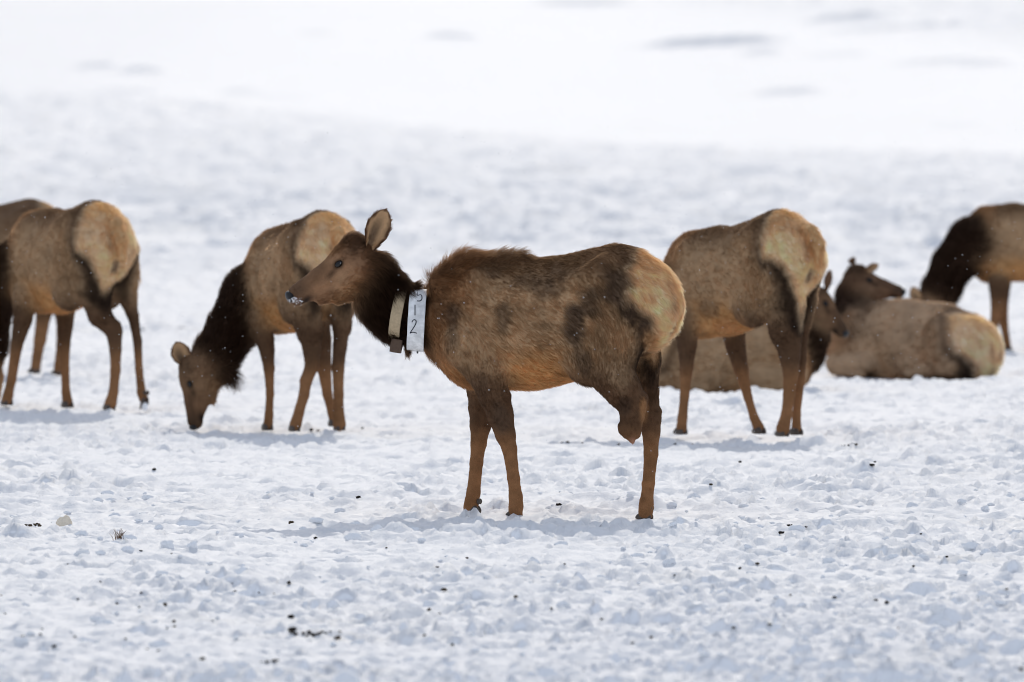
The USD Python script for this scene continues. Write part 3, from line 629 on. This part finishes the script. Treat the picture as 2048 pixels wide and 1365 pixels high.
# beard of the jaw
e.body.cone(e.H(100, 0, -80), 8 * e.hu, e.H(148, 0, -62), 4 * e.hu, 'head', 0.03, hair=0.028, lift=0.9, flow=-e.hax[0] * 0.6 - e.hax[2])
e.body.cone(e.H(70, 0, -98), 7 * e.hu, e.H(118, 0, -84), 5 * e.hu, 'head', 0.03, hair=0.03, lift=1.0, flow=-e.hax[0] * 0.5 - e.hax[2])
e.body.cone(e.H(22, 0, -16), 20 * e.hu, e.H(50, 0, -14), 14 * e.hu, 'head', 0.03, hair=0.038, lift=2.0, flow=-e.hax[0])
K1 = (0.10, 0.062, 0.040)
for q in ((1000, 700, 1014, 740), (1150, 690, 1172, 742)): e.body.carve(at(q[0], q[1], e.B(.2, .26, 0)[1]), 0.012, at(q[2], q[3], e.B(.2, .22, 0)[1]), 0.012, 0.03)
spots = [(1150, 655, 28, 62, K1, .85), (1178, 606, 32, 44, K1, .7), (1168, 715, 20, 34, K1, .6), (1004, 640, 16, 40, K1, .55), (1040, 560, 40, 22, K1, .5), (880, 680, 20, 50, (0.36, 0.18, 0.08), .6), (1110, 520, 90, 16, (0.22, 0.12, 0.055), .6), (1232, 572, 34, 42, K1, .8), (1262, 622, 14, 34, K1, .8), (1205, 540, 22, 24, K1, .4), (1288, 660, 14, 50, K1, .9), (1075, 575, 34, 26, K1, .5), (1110, 560, 24, 40, K1, .45),
         (985, 545, 30, 18, K1, .4), (890, 620, 26, 50, K1, .3), (906, 650, 20, 56, K1, .65), (960, 760, 22, 40, K1, .35), (1005, 840, 22, 40, K1, .6), (1248, 806, 17, 18, (0.07, 0.04, 0.025), .8), (1286, 815, 10, 34, (0.42, 0.21, 0.09), .7), (1265, 880, 12, 12, (0.45, 0.23, 0.15), .8), (1240, 750, 26, 34, (0.40, 0.26, 0.15), .6), (1300, 690, 24, 40, (0.60, 0.33, 0.15), .6), (1000, 500, 90, 14, (0.30, 0.17, 0.09), .4)]  # orange strip on the stump paints the rim light of its right edge
V, Q, G = e.finish(0.0075, 190000, spots, fine_head=True)
e.face()
eb = at(738, 487, nY - 0.08)
e.ear(at(739, 498, nY - 0.07), at(772, 419, nY - 0.10), (0.12, -1.0, -0.12), 0, 51, e.rng, nh=3000)
e.ear(at(738, 486, nY + 0.06), at(764, 436, nY + 0.12), (0.3, 0.6, 0.2), 0, 28, e.rng, nh=1200)
for (x, y, sd, f) in [(1030, 1028, 1, .24), (947, 1018, -1, .36), (1291, 1031, -1, -.42)]:
    e.hoof(at(x, y, e.B(f, sd * .13, 0)[1] - 0.006), 0.031, claws=True, zlift=-0.010)

# --- what it wears
def ring(centre, V, A, D, Bm, N, width, thick, n=72, wob=0.0):
    """A band round the neck: half axes A along V and Bm along D, width along N."""
    t = np.linspace(0, 2 * math.pi, n, endpoint=False)
    w = 1 + wob * np.sin(3 * t + 0.6)
    r = (np.cos(t) * A * w)[:, None] * V + (np.sin(t) * Bm * w)[:, None] * D
    o = r / np.linalg.norm(r, axis=1, keepdims=True)
    prof = [(-0.5, 0), (-0.46, 1), (0.46, 1), (0.5, 0), (0.46, -1), (-0.46, -1)]
    P = np.stack([centre + r + N * a * width + o * b * thick for a, b in prof], 1)
    m = len(prof); i, j = np.meshgrid(np.arange(n), np.arange(m), indexing='ij')
    q = np.stack([i * m + j, i * m + (j + 1) % m, ((i + 1) % n) * m + (j + 1) % m, ((i + 1) % n) * m + j], -1).reshape(-1, 4)
    return P.reshape(-1, 3), q
unit = lambda v: np.asarray(v, float) / np.linalg.norm(v)
S1 = e.S
tc = thing('tracking_collar', 'tan webbing collar with a brown battery box, in front of the white band', 'collar')
cY = nY - 0.03; c1 = at(799, 627, cY)
V1 = unit([0.17, 0, 0.985]); D1 = unit([-0.10, -1, 0.0]); N1 = unit(np.cross(V1, D1))
obj('strap', ring(c1, V1, 57 / S1, D1, 0.138, N1, 23 / S1, 0.004), M['tan_strap'], tc, smooth=40)
bx = trimesh.creation.box([0.058, 0.075, 0.072]); bx = bx.subdivide().subdivide()
bv = bx.vertices; bv = np.sign(bv) * np.minimum(np.abs(bv), np.array([0.029, 0.0375, 0.036]) * (1 - 0.10 * (np.abs(bv) / np.abs(bv).max(0)).sum(1, keepdims=True) / 3))
R1 = np.stack([N1 * np.sign(N1[0]), D1, V1])
obj('battery_box', (bv @ R1 + at(793, 692, cY - 0.06), bx.faces), M['brown_case'], tc, smooth=30)
bx2 = trimesh.creation.box([0.05, 0.03, 0.012]); obj('buckle', (bx2.vertices @ R1 + at(816, 573, cY - 0.02), bx2.faces), M['brown_case'], tc)
wb = thing('neck_band', 'wide white neck band marked 5 1 2 in black, nearest the shoulder', 'neck band')
c2 = at(834, 641, nY - 0.05); V2 = unit([0.055, 0, 1]); D2 = unit([-0.02, -1, 0]); N2 = unit(np.cross(V2, D2))
band = obj('band', ring(c2, V2, 62 / S1, D2, 0.140, N2, 34 / S1, 0.0025, wob=0.012), M['white_band'], wb, smooth=40)
def on_band(px, py):
    p0 = at(px, py, c2[1]); hh = ((p0 - c2) @ V2) / (62 / S1)
    Y = c2[1] - 0.140 * math.sqrt(max(1 - hh * hh, 0)) - 0.0045
    return at(px, py, Y)
def tube(pts, r, sides=6):
    pts = np.asarray(pts); t = np.gradient(pts, axis=0); t /= np.linalg.norm(t, axis=1, keepdims=True) + 1e-12
    ref = np.array([0, 1.0, 0]); a = np.cross(t, ref); a /= np.linalg.norm(a, axis=1, keepdims=True) + 1e-9; b = np.cross(t, a)
    ang = np.arange(sides) * 2 * math.pi / sides
    rr = np.broadcast_to(r, (len(pts),))
    P = pts[:, None] + rr[:, None, None] * (np.cos(ang)[None, :, None] * a[:, None] + 0.35 * np.sin(ang)[None, :, None] * b[:, None])
    i, j = np.meshgrid(np.arange(len(pts) - 1), np.arange(sides), indexing='ij')
    q = np.stack([i * sides + j, i * sides + (j + 1) % sides, (i + 1) * sides + (j + 1) % sides, (i + 1) * sides + j], -1).reshape(-1, 4)
    return P.reshape(-1, 3), q
def smooth_line(pts, n=24):
    pts = np.asarray(pts, float); t = np.arange(len(pts)); u = np.linspace(0, len(pts) - 1, n)
    from scipy.interpolate import CubicSpline
    return CubicSpline(t, pts)(u) if len(pts) > 2 else np.stack([np.interp(u, t, pts[:, k]) for k in range(pts.shape[1])], 1)
DIG = {'5': [[(846, 583), (836, 584), (835, 591), (841, 590), (844, 595), (842, 601), (834, 602)]],
       '1': [[(830, 610), (830, 631)]],
       '2': [[(824, 645), (828, 640), (832, 642), (831, 649), (825, 659), (820, 667)], [(820, 667), (826, 665), (834, 667)]]}
for d, strokes in DIG.items():
    parts = [tube(np.array([on_band(*q) for q in smooth_line(st)]), 0.0022) for st in strokes]
    vs, qs, n0 = [], [], 0
    for v_, q_ in parts: vs.append(v_); qs.append(q_ + n0); n0 += len(v_)
    obj('digit', (np.vstack(vs), np.vstack(qs)), M['black_ink'], band)
for (x, y) in [(821, 701), (836, 702)]:
    v_, q_ = tube([on_band(x, y - 4), on_band(x - 1, y + 1), at(x - 1, y + 5, c2[1] - 0.05)], 0.004); obj('staple', (v_, q_), M['black_ink'], band)
# snow on the lips
rg = np.random.default_rng(5); parts = []
for k in range(75):
    x = rg.uniform(572, 606); y = 602 + rg.normal(0, 4.0) + 0.10 * (x - 590)
    q_ = at(x, y, nY - 0.05); near_ = V[(np.abs(V[:, 0] - q_[0]) < 0.006) & (np.abs(V[:, 2] - q_[2]) < 0.006)]
    if not len(near_): continue
    m = trimesh.creation.icosphere(1, 0.0010 + 0.0024 * rg.random() ** 2); m.apply_translation([q_[0], near_[:, 1].min() - rg.uniform(0.002, 0.007), q_[2]]); parts.append(m)
obj('snow_crumbs', trimesh.util.concatenate(parts), M['frost'], e.root, smooth=True)

# ================================================================== the herd behind
def down_head(k, poll, nose, Y, dors, size, neck, ear_at=None, ear_w=40, toward=-0.0, ear_in=(0.1, -1, 0.1), n_ear=900):
    """Neck (from the head to the body) and head; photo pixels, Y the depth of the head."""
    k.body.chain([(at(x, y, yy), r / k.S) for x, y, r, yy in neck], 'neck', k=0.04, n=np.array([0, 1.0, 0]), sq=0.75, hair=0.05, lift=0.4)
    fw = at(nose[0], nose[1], Y) - at(poll[0], poll[1], Y); fw[1] += toward
    k.head(at(poll[0], poll[1], Y), fw, np.asarray(dors, float), size)
    if ear_at:
        for (b_, t_, dy, inn) in ear_at:
            k.ear(at(b_[0], b_[1], Y + dy), at(t_[0], t_[1], Y + dy * 1.3), inn, 0, ear_w, k.rng, nh=n_ear)

def lump_at(p, r):
    m = trimesh.creation.icosphere(2, r); v = m.vertices * np.array([0.9, 0.5, 1.2]) * (1 + 0.3 * (meshkit.noise(m.vertices * 60, 3) - 0.5))[:, None]
    return v + p, m.faces
# grazing elk left of the collared one
k = Elk('elk', 'elk grazing with one pale ear up, just behind the muzzle of the collared elk', 858, 68, 605, 2, pitch=-0.06, lift=-0.025, face=0.6, fshift=-0.03)
k.trunk(); k.haunches(); k.tail()
k.leg(1, [(520, 640, 30, .14), (530, 680, 21, .14), (534, 700, 16.5, .14), (538, 737, 11.5, .14), (540, 787, 8.5, .14), (538, 830, 9, .14), (536, 850, 10.5, .14)], 'fleg', 0.30)
k.leg(-1, [(628, 600, 36, .14), (640, 680, 24, .14), (648, 735, 15, .14), (655, 790, 10, .14), (664, 825, 9.5, .14), (668, 842, 10.5, .14)], 'fleg', 0.25)
k.leg(1, [(606, 610, 44, .13), (620, 660, 30, .13), (623, 695, 20, .13), (624, 732, 14.5, .13), (612, 762, 12.5, .13), (608, 790, 11, .13), (598, 825, 10.5, .13), (591, 850, 13, .13)], 'hleg', -0.35)
k.leg(-1, [(680, 600, 38, .13), (684, 650, 21, .13), (680, 690, 15, .13), (676, 735, 13, .13), (677, 790, 10.5, .13), (677, 832, 12, .13), (679, 849, 14, .13)], 'hleg', -0.38)
Yh = k.Y0 + 0.12; Ys = k.B(0.42, 0, 0)[1]
down_head(k, (350, 720), (376, 858), Yh, (-1, 0, 0.2), 0.93, [(398, 752, 34, Yh), (432, 712, 46, Yh + 0.08), (468, 655, 50, Yh + 0.2), (505, 590, 62, Ys)], [((374, 734), (352, 684), -0.03, (0.25, -1, 0.1))], 42)
k.body.cone(at(440, 750, Yh), 20 / k.S, at(462, 755, Yh), 13 / k.S, 'neck', 0.06, hair=0.08, lift=0.9, flow=np.array([0.3, 0, -1.0]))
k.body.cone(k.H(95, 0, -88), 10 * k.hu, k.H(130, 0, -80), 7 * k.hu, 'head', 0.03, hair=0.03, lift=0.8)
k.finish(0.0115, 60000, [(560, 665, 26, 26, (0.60, 0.31, 0.14), .7)], width=0.0019, k=3); k.face()
for (x, y, sd, f) in [(535, 853, 1, .3), (668, 845, -1, .25), (589, 855, 1, -.35), (679, 853, -1, -.38)]: k.hoof(at(x, y, k.B(f, sd * .13, 0)[1]), 0.034)

# walking elk, rump to the viewer, at the left edge
k = Elk('elk', 'elk walking away with one hind hoof lifted, hanging tail on its pale rump', 817, 60, 140, 3, scale=1.03, pitch=0.0, lift=-0.03, fshift=-0.04)
k.trunk(); k.haunches(); k.tail()
k.body.cone(at(236, 446, k.B(-.6, 0, 0)[1]), 10 / k.S, at(239, 486, k.B(-.69, 0, 0)[1]), 8 / k.S, 'tail', 0.015, hair=0.015, flow=np.array([0, 0, -1.0]))
k.leg(1, [(188, 570, 46, .13), (199, 628, 25, .13), (228, 662, 18, .13), (231, 700, 12.5, .13), (231, 740, 10.5, .13), (227, 785, 10, .13), (221, 808, 13, .13)], 'hleg', -0.35)
k.leg(-1, [(256, 505, 24, .13), (256, 552, 23, .13), (257, 600, 18, .13), (266, 632, 12.5, .13), (275, 682, 9.5, .13), (278, 740, 8, .13), (283, 785, 9.5, .13), (287, 798, 10, .13)], 'hleg', -0.40)
k.leg(1, [(52, 590, 34, .14), (45, 640, 20, .14), (33, 692, 12.5, .14), (23, 760, 10, .14), (16, 790, 10.5, .14), (14, 800, 12, .14)], 'fleg', 0.30)
k.leg(-1, [(132, 600, 26, .14), (131, 645, 17, .14), (128, 690, 13, .14), (130, 740, 9, .14), (132, 785, 9, .14), (135, 804, 11.5, .14)], 'fleg', 0.28)
Ys = k.B(0.42, 0, 0)[1]; Yh = Ys + 0.35
down_head(k, (-72, 725), (-48, 850), Yh, (-1, 0, 0.2), 0.93, [(-30, 745, 32, Yh), (-22, 690, 36, Yh), (-14, 610, 38, Yh - 0.1), (20, 540, 56, Ys)], [((-52, 738), (-78, 690), -0.03, (0.2, -1, 0.1))], 38)
k.finish(0.0125, 55000, [(110, 640, 44, 26, (0.60, 0.31, 0.14), .7)], width=0.0019, k=3); k.face()
for (x, y, sd, f) in [(14, 803, 1, .3), (135, 808, -1, .28), (219, 813, 1, -.35)]: k.hoof(at(x, y, k.B(f, sd * .13, 0)[1]), 0.036)
k.hoof(at(289, 808, k.B(-.42, -.13, 0)[1]), 0.034, fwd=unit(k.h * 0.6 + np.array([0, 0, -0.5])), claws=True, zlift=0)
q_ = lump_at(at(290, 814, k.B(-.42, -.13, 0)[1] - 0.045), 0.022)
obj('packed_snow', q_, M['frost'], k.root, smooth=True)

# the one hidden behind it
k = Elk('elk', 'elk mostly hidden behind the walking elk, only its dark back and two thin legs showing', 746, 8, -22, 4, fshift=-0.06, scale=0.94, face=0.7)
k.trunk(); k.haunches(); k.tail()
k.leg(1, [(95, 590, 34, .13), (87, 632, 15, .13), (80, 680, 12.5, .13), (74, 715, 10, .13), (71, 738, 10.5, .13)], 'hleg', -0.36)
k.leg(-1, [(125, 590, 34, .13), (126, 640, 14, .13), (123, 690, 10.5, .13), (118, 730, 9.5, .13), (117, 742, 10.5, .13)], 'hleg', -0.40)
k.plain_leg(1, 'fleg'); k.plain_leg(-1, 'fleg', 0.1)
Ys = k.Y0
down_head(k, (-315, 385), (-425, 470), Ys + 0.1, (-.62, 0, .78), 0.95, [(-290, 425, 28, Ys + .1), (-260, 470, 32, Ys + .05), (-200, 500, 42, Ys), (-120, 510, 66, Ys)], [((-292, 390), (-262, 345), -0.05, (0.2, -1, 0.1))], 34, n_ear=300)
k.finish(0.013, 26000, [(20, 440, 120, 60, (0.17, 0.10, 0.06), .7)], width=0.0024, k=2); k.face()
for (x, y, sd, f) in [(70, 740, 1, -.36), (117, 743, -1, -.40)]: k.hoof(at(x, y, k.B(f, sd * .13, 0)[1]), 0.034)

# standing elk, rump to the viewer, right of the collared one
k = Elk('elk', 'elk standing rump to the viewer, just behind the hindquarters of the collared elk', 868, 50, 1485, 5, pitch=-0.09, lift=-0.02, face=0.7)
k.trunk(); k.haunches(); k.tail()
k.leg(1, [(1375, 640, 34, .14), (1374, 690, 20, .14), (1373, 738, 13.5, .14), (1369, 793, 9.5, .14), (1365, 835, 10, .14), (1363, 856, 11.5, .14)], 'fleg', 0.30)
k.leg(-1, [(1465, 650, 30, .14), (1471, 690, 21, .14), (1482, 738, 15, .14), (1496, 795, 9, .14), (1508, 835, 9, .14), (1517, 855, 12, .14)], 'fleg', 0.25)
k.leg(1, [(1568, 600, 46, .13), (1572, 660, 36, .13), (1579, 709, 22.5, .13), (1582, 745, 16, .13), (1578, 790, 12, .13), (1573, 830, 11, .13), (1566, 858, 14.5, .13)], 'hleg', -0.35)
k.leg(-1, [(1610, 600, 26, .13), (1601, 680, 15, .13), (1601, 720, 12, .13), (1601, 756, 9.5, .13), (1593, 829, 8.5, .13), (1593, 857, 10.5, .13)], 'hleg', -0.40)
Ys = k.B(0.42, 0, 0)[1]
down_head(k, (1262, 545), (1130, 590), Ys + 0.4, (-.3, 0, .95), 0.95, [(1265, 578, 34, Ys + 0.4), (1305, 580, 42, Ys + 0.25), (1365, 590, 66, Ys)], [((1275, 560), (1310, 545), -0.05, (0.2, -1, 0.1))], 38, n_ear=300)
k.finish(0.0115, 60000, [(1450, 660, 46, 26, (0.60, 0.31, 0.14), .7), (1418, 620, 26, 24, (0.15, 0.10, 0.065), .55)], width=0.0019, k=3); k.face()
for (x, y, sd, f) in [(1362, 861, 1, .3), (1519, 860, -1, .25), (1565, 865, 1, -.35), (1593, 862, -1, -.4)]: k.hoof(at(x, y, k.B(f, sd * .13, 0)[1]), 0.034)

LYING = [(0.40, 0.20, 0.26, 0.80), (0.10, 0.20, 0.285, 0.92), (-0.18, 0.175, 0.275, 0.95), (-0.42, 0.14, 0.235, 0.95)]
def lying(k):
    k.trunk_lying = True
    fl = -k.h + np.array([0, 0, -0.5])
    for (f, z, r, q), (f2, z2, r2, q2) in zip(LYING[:-1], LYING[1:]):
        k.body.cone(k.B(f, 0, z), r * k.scale, k.B(f2, 0, z2), r2 * k.scale, 'trunk', 0.05, k.l, (q + q2) / 2, hair=0.03, flow=fl)
    k.body.cone(k.B(0.38, 0, 0.42), 0.07, k.B(-0.25, 0, 0.38), 0.06, 'trunk', 0.10, hair=0.03, flow=-k.h, lift=0.5)
    for sd in (1, -1):          # folded legs: haunch, shank along the ground, shoulder, forearm and cannon
        k.body.cone(k.B(-0.34, sd * 0.15, 0.22), 0.17, k.B(-0.10, sd * 0.20, 0.12), 0.12, 'hleg', 0.12, k.l, 0.8, hair=0.028)
        k.body.cone(k.B(-0.10, sd * 0.23, 0.07), 0.06, k.B(-0.42, sd * 0.22, 0.045), 0.045, 'hleg', 0.06, hair=0.02)
        k.body.cone(k.B(-0.42, sd * 0.22, 0.03), 0.04, k.B(-0.12, sd * 0.27, 0.01), 0.03, 'hleg', 0.02, hair=0.012)
        k.body.cone(k.B(0.40, sd * 0.14, 0.34), 0.10, k.B(0.48, sd * 0.15, 0.16), 0.11, 'trunk', 0.10, k.l, 0.8, hair=0.03)
        k.body.cone(k.B(0.22, sd * 0.23, 0.09), 0.075, k.B(0.52, sd * 0.20, 0.08), 0.065, 'fleg', 0.025, hair=0.015)
        k.body.cone(k.B(0.52, sd * 0.20, 0.04), 0.04, k.B(0.26, sd * 0.24, 0.01), 0.03, 'fleg', 0.02, hair=0.012)
        if sd * math.cos(math.atan2(k.l[0], -k.l[1])) < 0: k.hoof(k.B(-0.09, sd * 0.31, 0.02), 0.033); k.hoof(k.B(0.23, sd * 0.26, 0.02), 0.033, fwd=-k.h)
# lying elk seen between the standing one's legs
k = Elk('elk', 'elk lying behind the standing elk, its dark face showing past the hind legs', 776, 176, 1440, 6, zoff=0.62, pz=0.3, face=0.55)
lying(k)
Yh = k.Y0
down_head(k, (1650, 568), (1693, 652), Yh + 0.05, (0.85, 0, 0.5), 0.86, [(1634, 625, 25, Yh + .05), (1628, 670, 30, Yh), (1612, 705, 36, Yh), (1580, 705, 50, Yh)], [((1652, 582), (1661, 540), -0.03, (0.2, 1.0, 0.1))], 17, toward=-0.12, n_ear=400)
k.finish(0.0125, 36000, width=0.0024, k=2, bedded=True); k.face()
# lying elk with the whole flank in view
k = Elk('elk', 'elk lying with its whole grey flank in view, head turned back over the body', 748, 36, 1831, 7, scale=1.08, zoff=0.62, pz=0.3, fshift=-0.04, pitch=-0.03, face=0.6, tint=(1.04, 1.07, 1.18))
lying(k)
Yh = k.B(0.5, 0, 0)[1]
down_head(k, (1706, 526), (1815, 578), Yh, (.45, 0, .9), 0.92, [(1716, 556, 27, Yh), (1706, 590, 32, Yh), (1706, 640, 44, Yh - .05), (1740, 665, 55, Yh - 0.15)], [((1728, 548), (1757, 529), -0.06, (0.15, -1, -0.3)), ((1706, 530), (1706, 515), 0.08, (0.5, 0.6, 0.1))], 18, n_ear=400)
k.finish(0.0125, 46000, width=0.0024, k=2, bedded=True); k.face()
# grazing elk at the right edge
k = Elk('elk', 'elk grazing with lowered dark neck behind the lying elk, body cut by the picture edge', 703, 12, 2075, 8, scale=0.90, pitch=-0.04, face=0.6)
k.trunk(); k.haunches(); k.tail()
k.leg(1, [(1998, 565, 22, .14), (1995, 610, 13.5, .14), (1989, 645, 9, .14), (1986, 690, 7.5, .14)], 'fleg', 0.30)
k.leg(-1, [(2003, 565, 20, .14), (2005, 615, 11, .14), (2008, 650, 8.5, .14), (2013, 680, 7, .14), (2015, 695, 8, .14)], 'fleg', 0.26)
k.plain_leg(1, 'hleg'); k.plain_leg(-1, 'hleg', 0.12)
Ys = k.Y0
down_head(k, (1826, 600), (1846, 712), Ys - 0.05, (-1, 0, 0.15), 0.95, [(1862, 628, 30, Ys), (1882, 580, 38, Ys), (1905, 530, 40, Ys), (1945, 490, 56, Ys)], [((1843, 612), (1824, 574), -0.04, (0.2, -1, 0.1))], 27, n_ear=500)
k.finish(0.0125, 40000, width=0.0024, k=2); k.face()
for (x, y, sd, f) in [(1985, 695, 1, .3), (2016, 699, -1, .26)]: k.hoof(at(x, y, k.B(f, sd * .13, 0)[1]), 0.033)

# ================================================================== small things on the snow
def on_snow(px, py):
    g0 = ground_at(px, py); Ys_ = np.arange(g0[1] - 3.5, g0[1] + 2.5, 0.02)
    P = np.array([at(px, py, Y) for Y in Ys_]); f = P[:, 2] - snow_height(P[:, 0], P[:, 1])
    i = np.nonzero(f < 0)[0]
    return P[i[0]] if len(i) else g0
SPECKS = [(308,940,8),(582,1047,9),(631,1077,6),(282,1103,6),(343,1108,4),(481,1106,4),(136,1129,4),(201,1164,5),(465,1169,6),(470,1185,9),(578,1167,9),(518,1186,5),(548,1188,4),(283,1187,6),(156,1199,5),(3,1192,5),(234,1208,5),(330,1211,9),(280,1216,6),
 (348,1244,8),(349,1254,7),(334,1258,6),(425,1242,4),(582,1235,10),(675,1277,10),(680,1264,6),(661,1264,5),(251,1280,7),(81,1270,7),(109,1294,8),(318,1303,9),(295,1300,8),(263,1300,5),(405,1319,8),(150,1274,5),(45,1274,8),(85,1259,5),(10,1229,6),
 (717,996,8),(1117,1011,9),(1129,1129,6),(934,1117,6),(888,1181,9),(1031,1194,6),(858,1221,9),(879,1229,6),(1103,1218,5),(1349,1151,5),(905,1290,7),(849,1272,6),(1302,1276,8),(1265,1287,6),(773,1097,5),(875,1135,5),(1167,1343,6),(1203,1239,5),
 (1422,970,6),(1743,932,10),(1750,925,6),(1480,925,6),(1577,1052,7),(1583,1051,5),(1612,1055,5),(1561,1067,8),(1842,1069,5),(1515,1128,6),(1481,1138,7),(1892,1115,6),(1827,1133,5),(1581,1191,6),(1669,1196,6),(1773,1206,9),(1752,1201,5),(2013,1179,6),(1467,1257,9),(1539,1250,7),
 (1468,1284,5),(1920,1280,9),(2043,1340,10),(1922,1361,10),(1796,1257,5),(1135,886,7),(1124,886,5),(1165,887,5),(1237,890,6),(622,861,8),(636,862,6),(648,863,5),(725,858,6),(1350,889,5),(1385,889,4)]
rg = np.random.default_rng(11)
def lump(r, sub=2, rough=0.35, asp=(1.3, 1.0, 0.8)):
    m = trimesh.creation.icosphere(sub, 1.0); o = rg.uniform(-50, 50, 3)
    v = m.vertices * (1 + rough * (meshkit.fbm(m.vertices * 1.7 + o, 2) - 0.5) * 2)[:, None] * np.array(asp) * r
    a = rg.uniform(0, 6.28); c_, s_ = math.cos(a), math.sin(a)
    v = np.stack([v[:, 0] * c_ - v[:, 1] * s_, v[:, 0] * s_ + v[:, 1] * c_, v[:, 2]], 1)
    return trimesh.Trimesh(v, m.faces, process=False)
for (x, y, d) in SPECKS:
    p = on_snow(x, y); r = d * (p[1] + CAMD) / FPX * 0.5
    m = lump(r * rg.uniform(0.75, 1.0), 2, 0.8, (rg.uniform(1.1, 1.7), 1.0, rg.uniform(0.5, 0.85))); m.apply_translation(p + np.array([0, -0.01, r * 0.35]))
    tag(obj('dung_pellet', m, M['dung'] if rg.random() < 0.6 else M['dung_brown'], smooth=40), 'small dark dung pellet lying on the trampled snow', 'dung pellet', 'dung pellets scattered on the snow')
def pile(pts, label, m):
    t = thing('dung_pile', label, 'dung pile')
    for (x, y, d) in pts:
        p = on_snow(x, y); r = d * (p[1] + CAMD) / FPX * 0.5
        q = lump(r, 2, 0.5, (1.4, 1.1, 0.7)); q.apply_translation(p + np.array([0, 0, r * 0.3])); obj('pellet', q, m, t, smooth=40)
pile([(586, 1262, 15), (590, 1270, 10), (583, 1268, 9)], 'round black clump of dung left of the long dung scatter in the foreground', M['dung'])
pile([(606, 1268, 8), (618, 1266, 10), (624, 1271, 11), (630, 1273, 10), (638, 1270, 10), (645, 1266, 8), (615, 1274, 8), (652, 1268, 6)], 'long black scatter of dung in the foreground, largest of all', M['dung'])
pile([(525, 1328, 9), (533, 1326, 10), (541, 1326, 9), (549, 1323, 8), (555, 1322, 6)], 'thin black streak of dung nearest the bottom edge', M['dung'])
pile([(52, 1051, 5), (60, 1052, 7), (68, 1052, 9), (75, 1051, 9), (79, 1053, 7)], 'dark row of dung beside the yellowish snow lump', M['dung_brown'])
pile([(1684, 894, 6), (1690, 893, 5), (1698, 892, 6), (1705, 890, 6), (1712, 890, 6)], 'thin row of dung behind, beyond the standing elk and below the lying elk', M['dung'])
p = on_snow(128, 1050); m = lump(0.036, 3, 0.35, (1.0, 0.9, 0.85)); m.apply_translation(p + np.array([0, 0, 0.012]))
tag(obj('snow_lump', m, M['stained_snow'], smooth=60), 'yellowish stained lump of snow left of the dry grass tuft', 'snow lump')
p = on_snow(236, 1078); vs, qs, n0 = [], [], 0
for i in range(26):
    a, b_ = rg.uniform(0, 6.28), rg.uniform(0.02, 0.5); L = rg.uniform(0.03, 0.065)
    d0 = np.array([math.cos(a) * b_, math.sin(a) * b_, 1.0]); d0 /= np.linalg.norm(d0); o = p + np.array([rg.normal(0, 0.010), rg.normal(0, 0.010), -0.012])
    v_, q_ = tube([o, o + d0 * L * 0.5, o + d0 * L + np.array([math.cos(a), math.sin(a), 0]) * 0.012], np.array([0.0016, 0.0013, 0.0006]), 5); vs.append(v_); qs.append(q_ + n0); n0 += len(v_)
tag(obj('grass_tuft', (np.vstack(vs), np.vstack(qs)), M['straw']), 'small dry brown grass tuft poking out of the snow', 'grass tuft')
# clods kicked up from the snow: nobody could count them
parts_v, parts_f, n0 = [], [], 0
bases = [lump(1.0, 2, 0.45, (1.2, 1.0, 0.75)) for _ in range(14)]
for i in range(900):
    r_ = CAMD * (0.66 + 0.40 * rg.random()); x = rg.uniform(-1.5, 1.5) * r_ * 0.045; y = r_ - CAMD
    if any(abs(x - fx) < rx * 1.4 and abs(y - fy) < ry * 1.2 for fx, fy, rx, ry in FLAT): continue
    sz = 0.009 + 0.026 * rg.random() ** 2.6
    b_ = bases[i % 14]; v_ = b_.vertices * sz * np.array([1, 1, rg.uniform(0.7, 1.2)])
    parts_v.append(v_ + np.array([x, y, 0])); parts_f.append(b_.faces + n0); n0 += len(v_)
cx_, cy_ = np.array([v_[:, 0].mean() for v_ in parts_v]), np.array([v_[:, 1].mean() for v_ in parts_v])
cz_ = snow_height(cx_, cy_)
parts_v = [v_ + np.array([0, 0, z_ + 0.06 * np.ptp(v_[:, 2])]) for v_, z_ in zip(parts_v, cz_)]
tag(obj('snow_clods', (np.vstack(parts_v), np.vstack(parts_f)), M['snow'], smooth=50), 'loose clods of snow kicked up over the trampled field', None, None, 'stuff')

# flakes drifting in the air
fl_v, fl_f, n0 = [], [], 0
ico = trimesh.creation.icosphere(1, 1.0)
for i in range(1100):
    r_ = CAMD + rg.uniform(-7, 12); p = np.array([rg.uniform(-1.15, 1.15) * r_ * 0.045, r_ - CAMD, rg.uniform(0.05, 1.9)])
    v_ = ico.vertices * rg.uniform(0.0012, 0.0026) * np.array([1, 1, 0.7]) + p
    fl_v.append(v_); fl_f.append(ico.faces + n0); n0 += len(v_)
tag(obj('falling_snow', (np.vstack(fl_v), np.vstack(fl_f)), M['frost'], smooth=True), 'fine snowflakes drifting in the air before the herd', None, None, 'stuff')
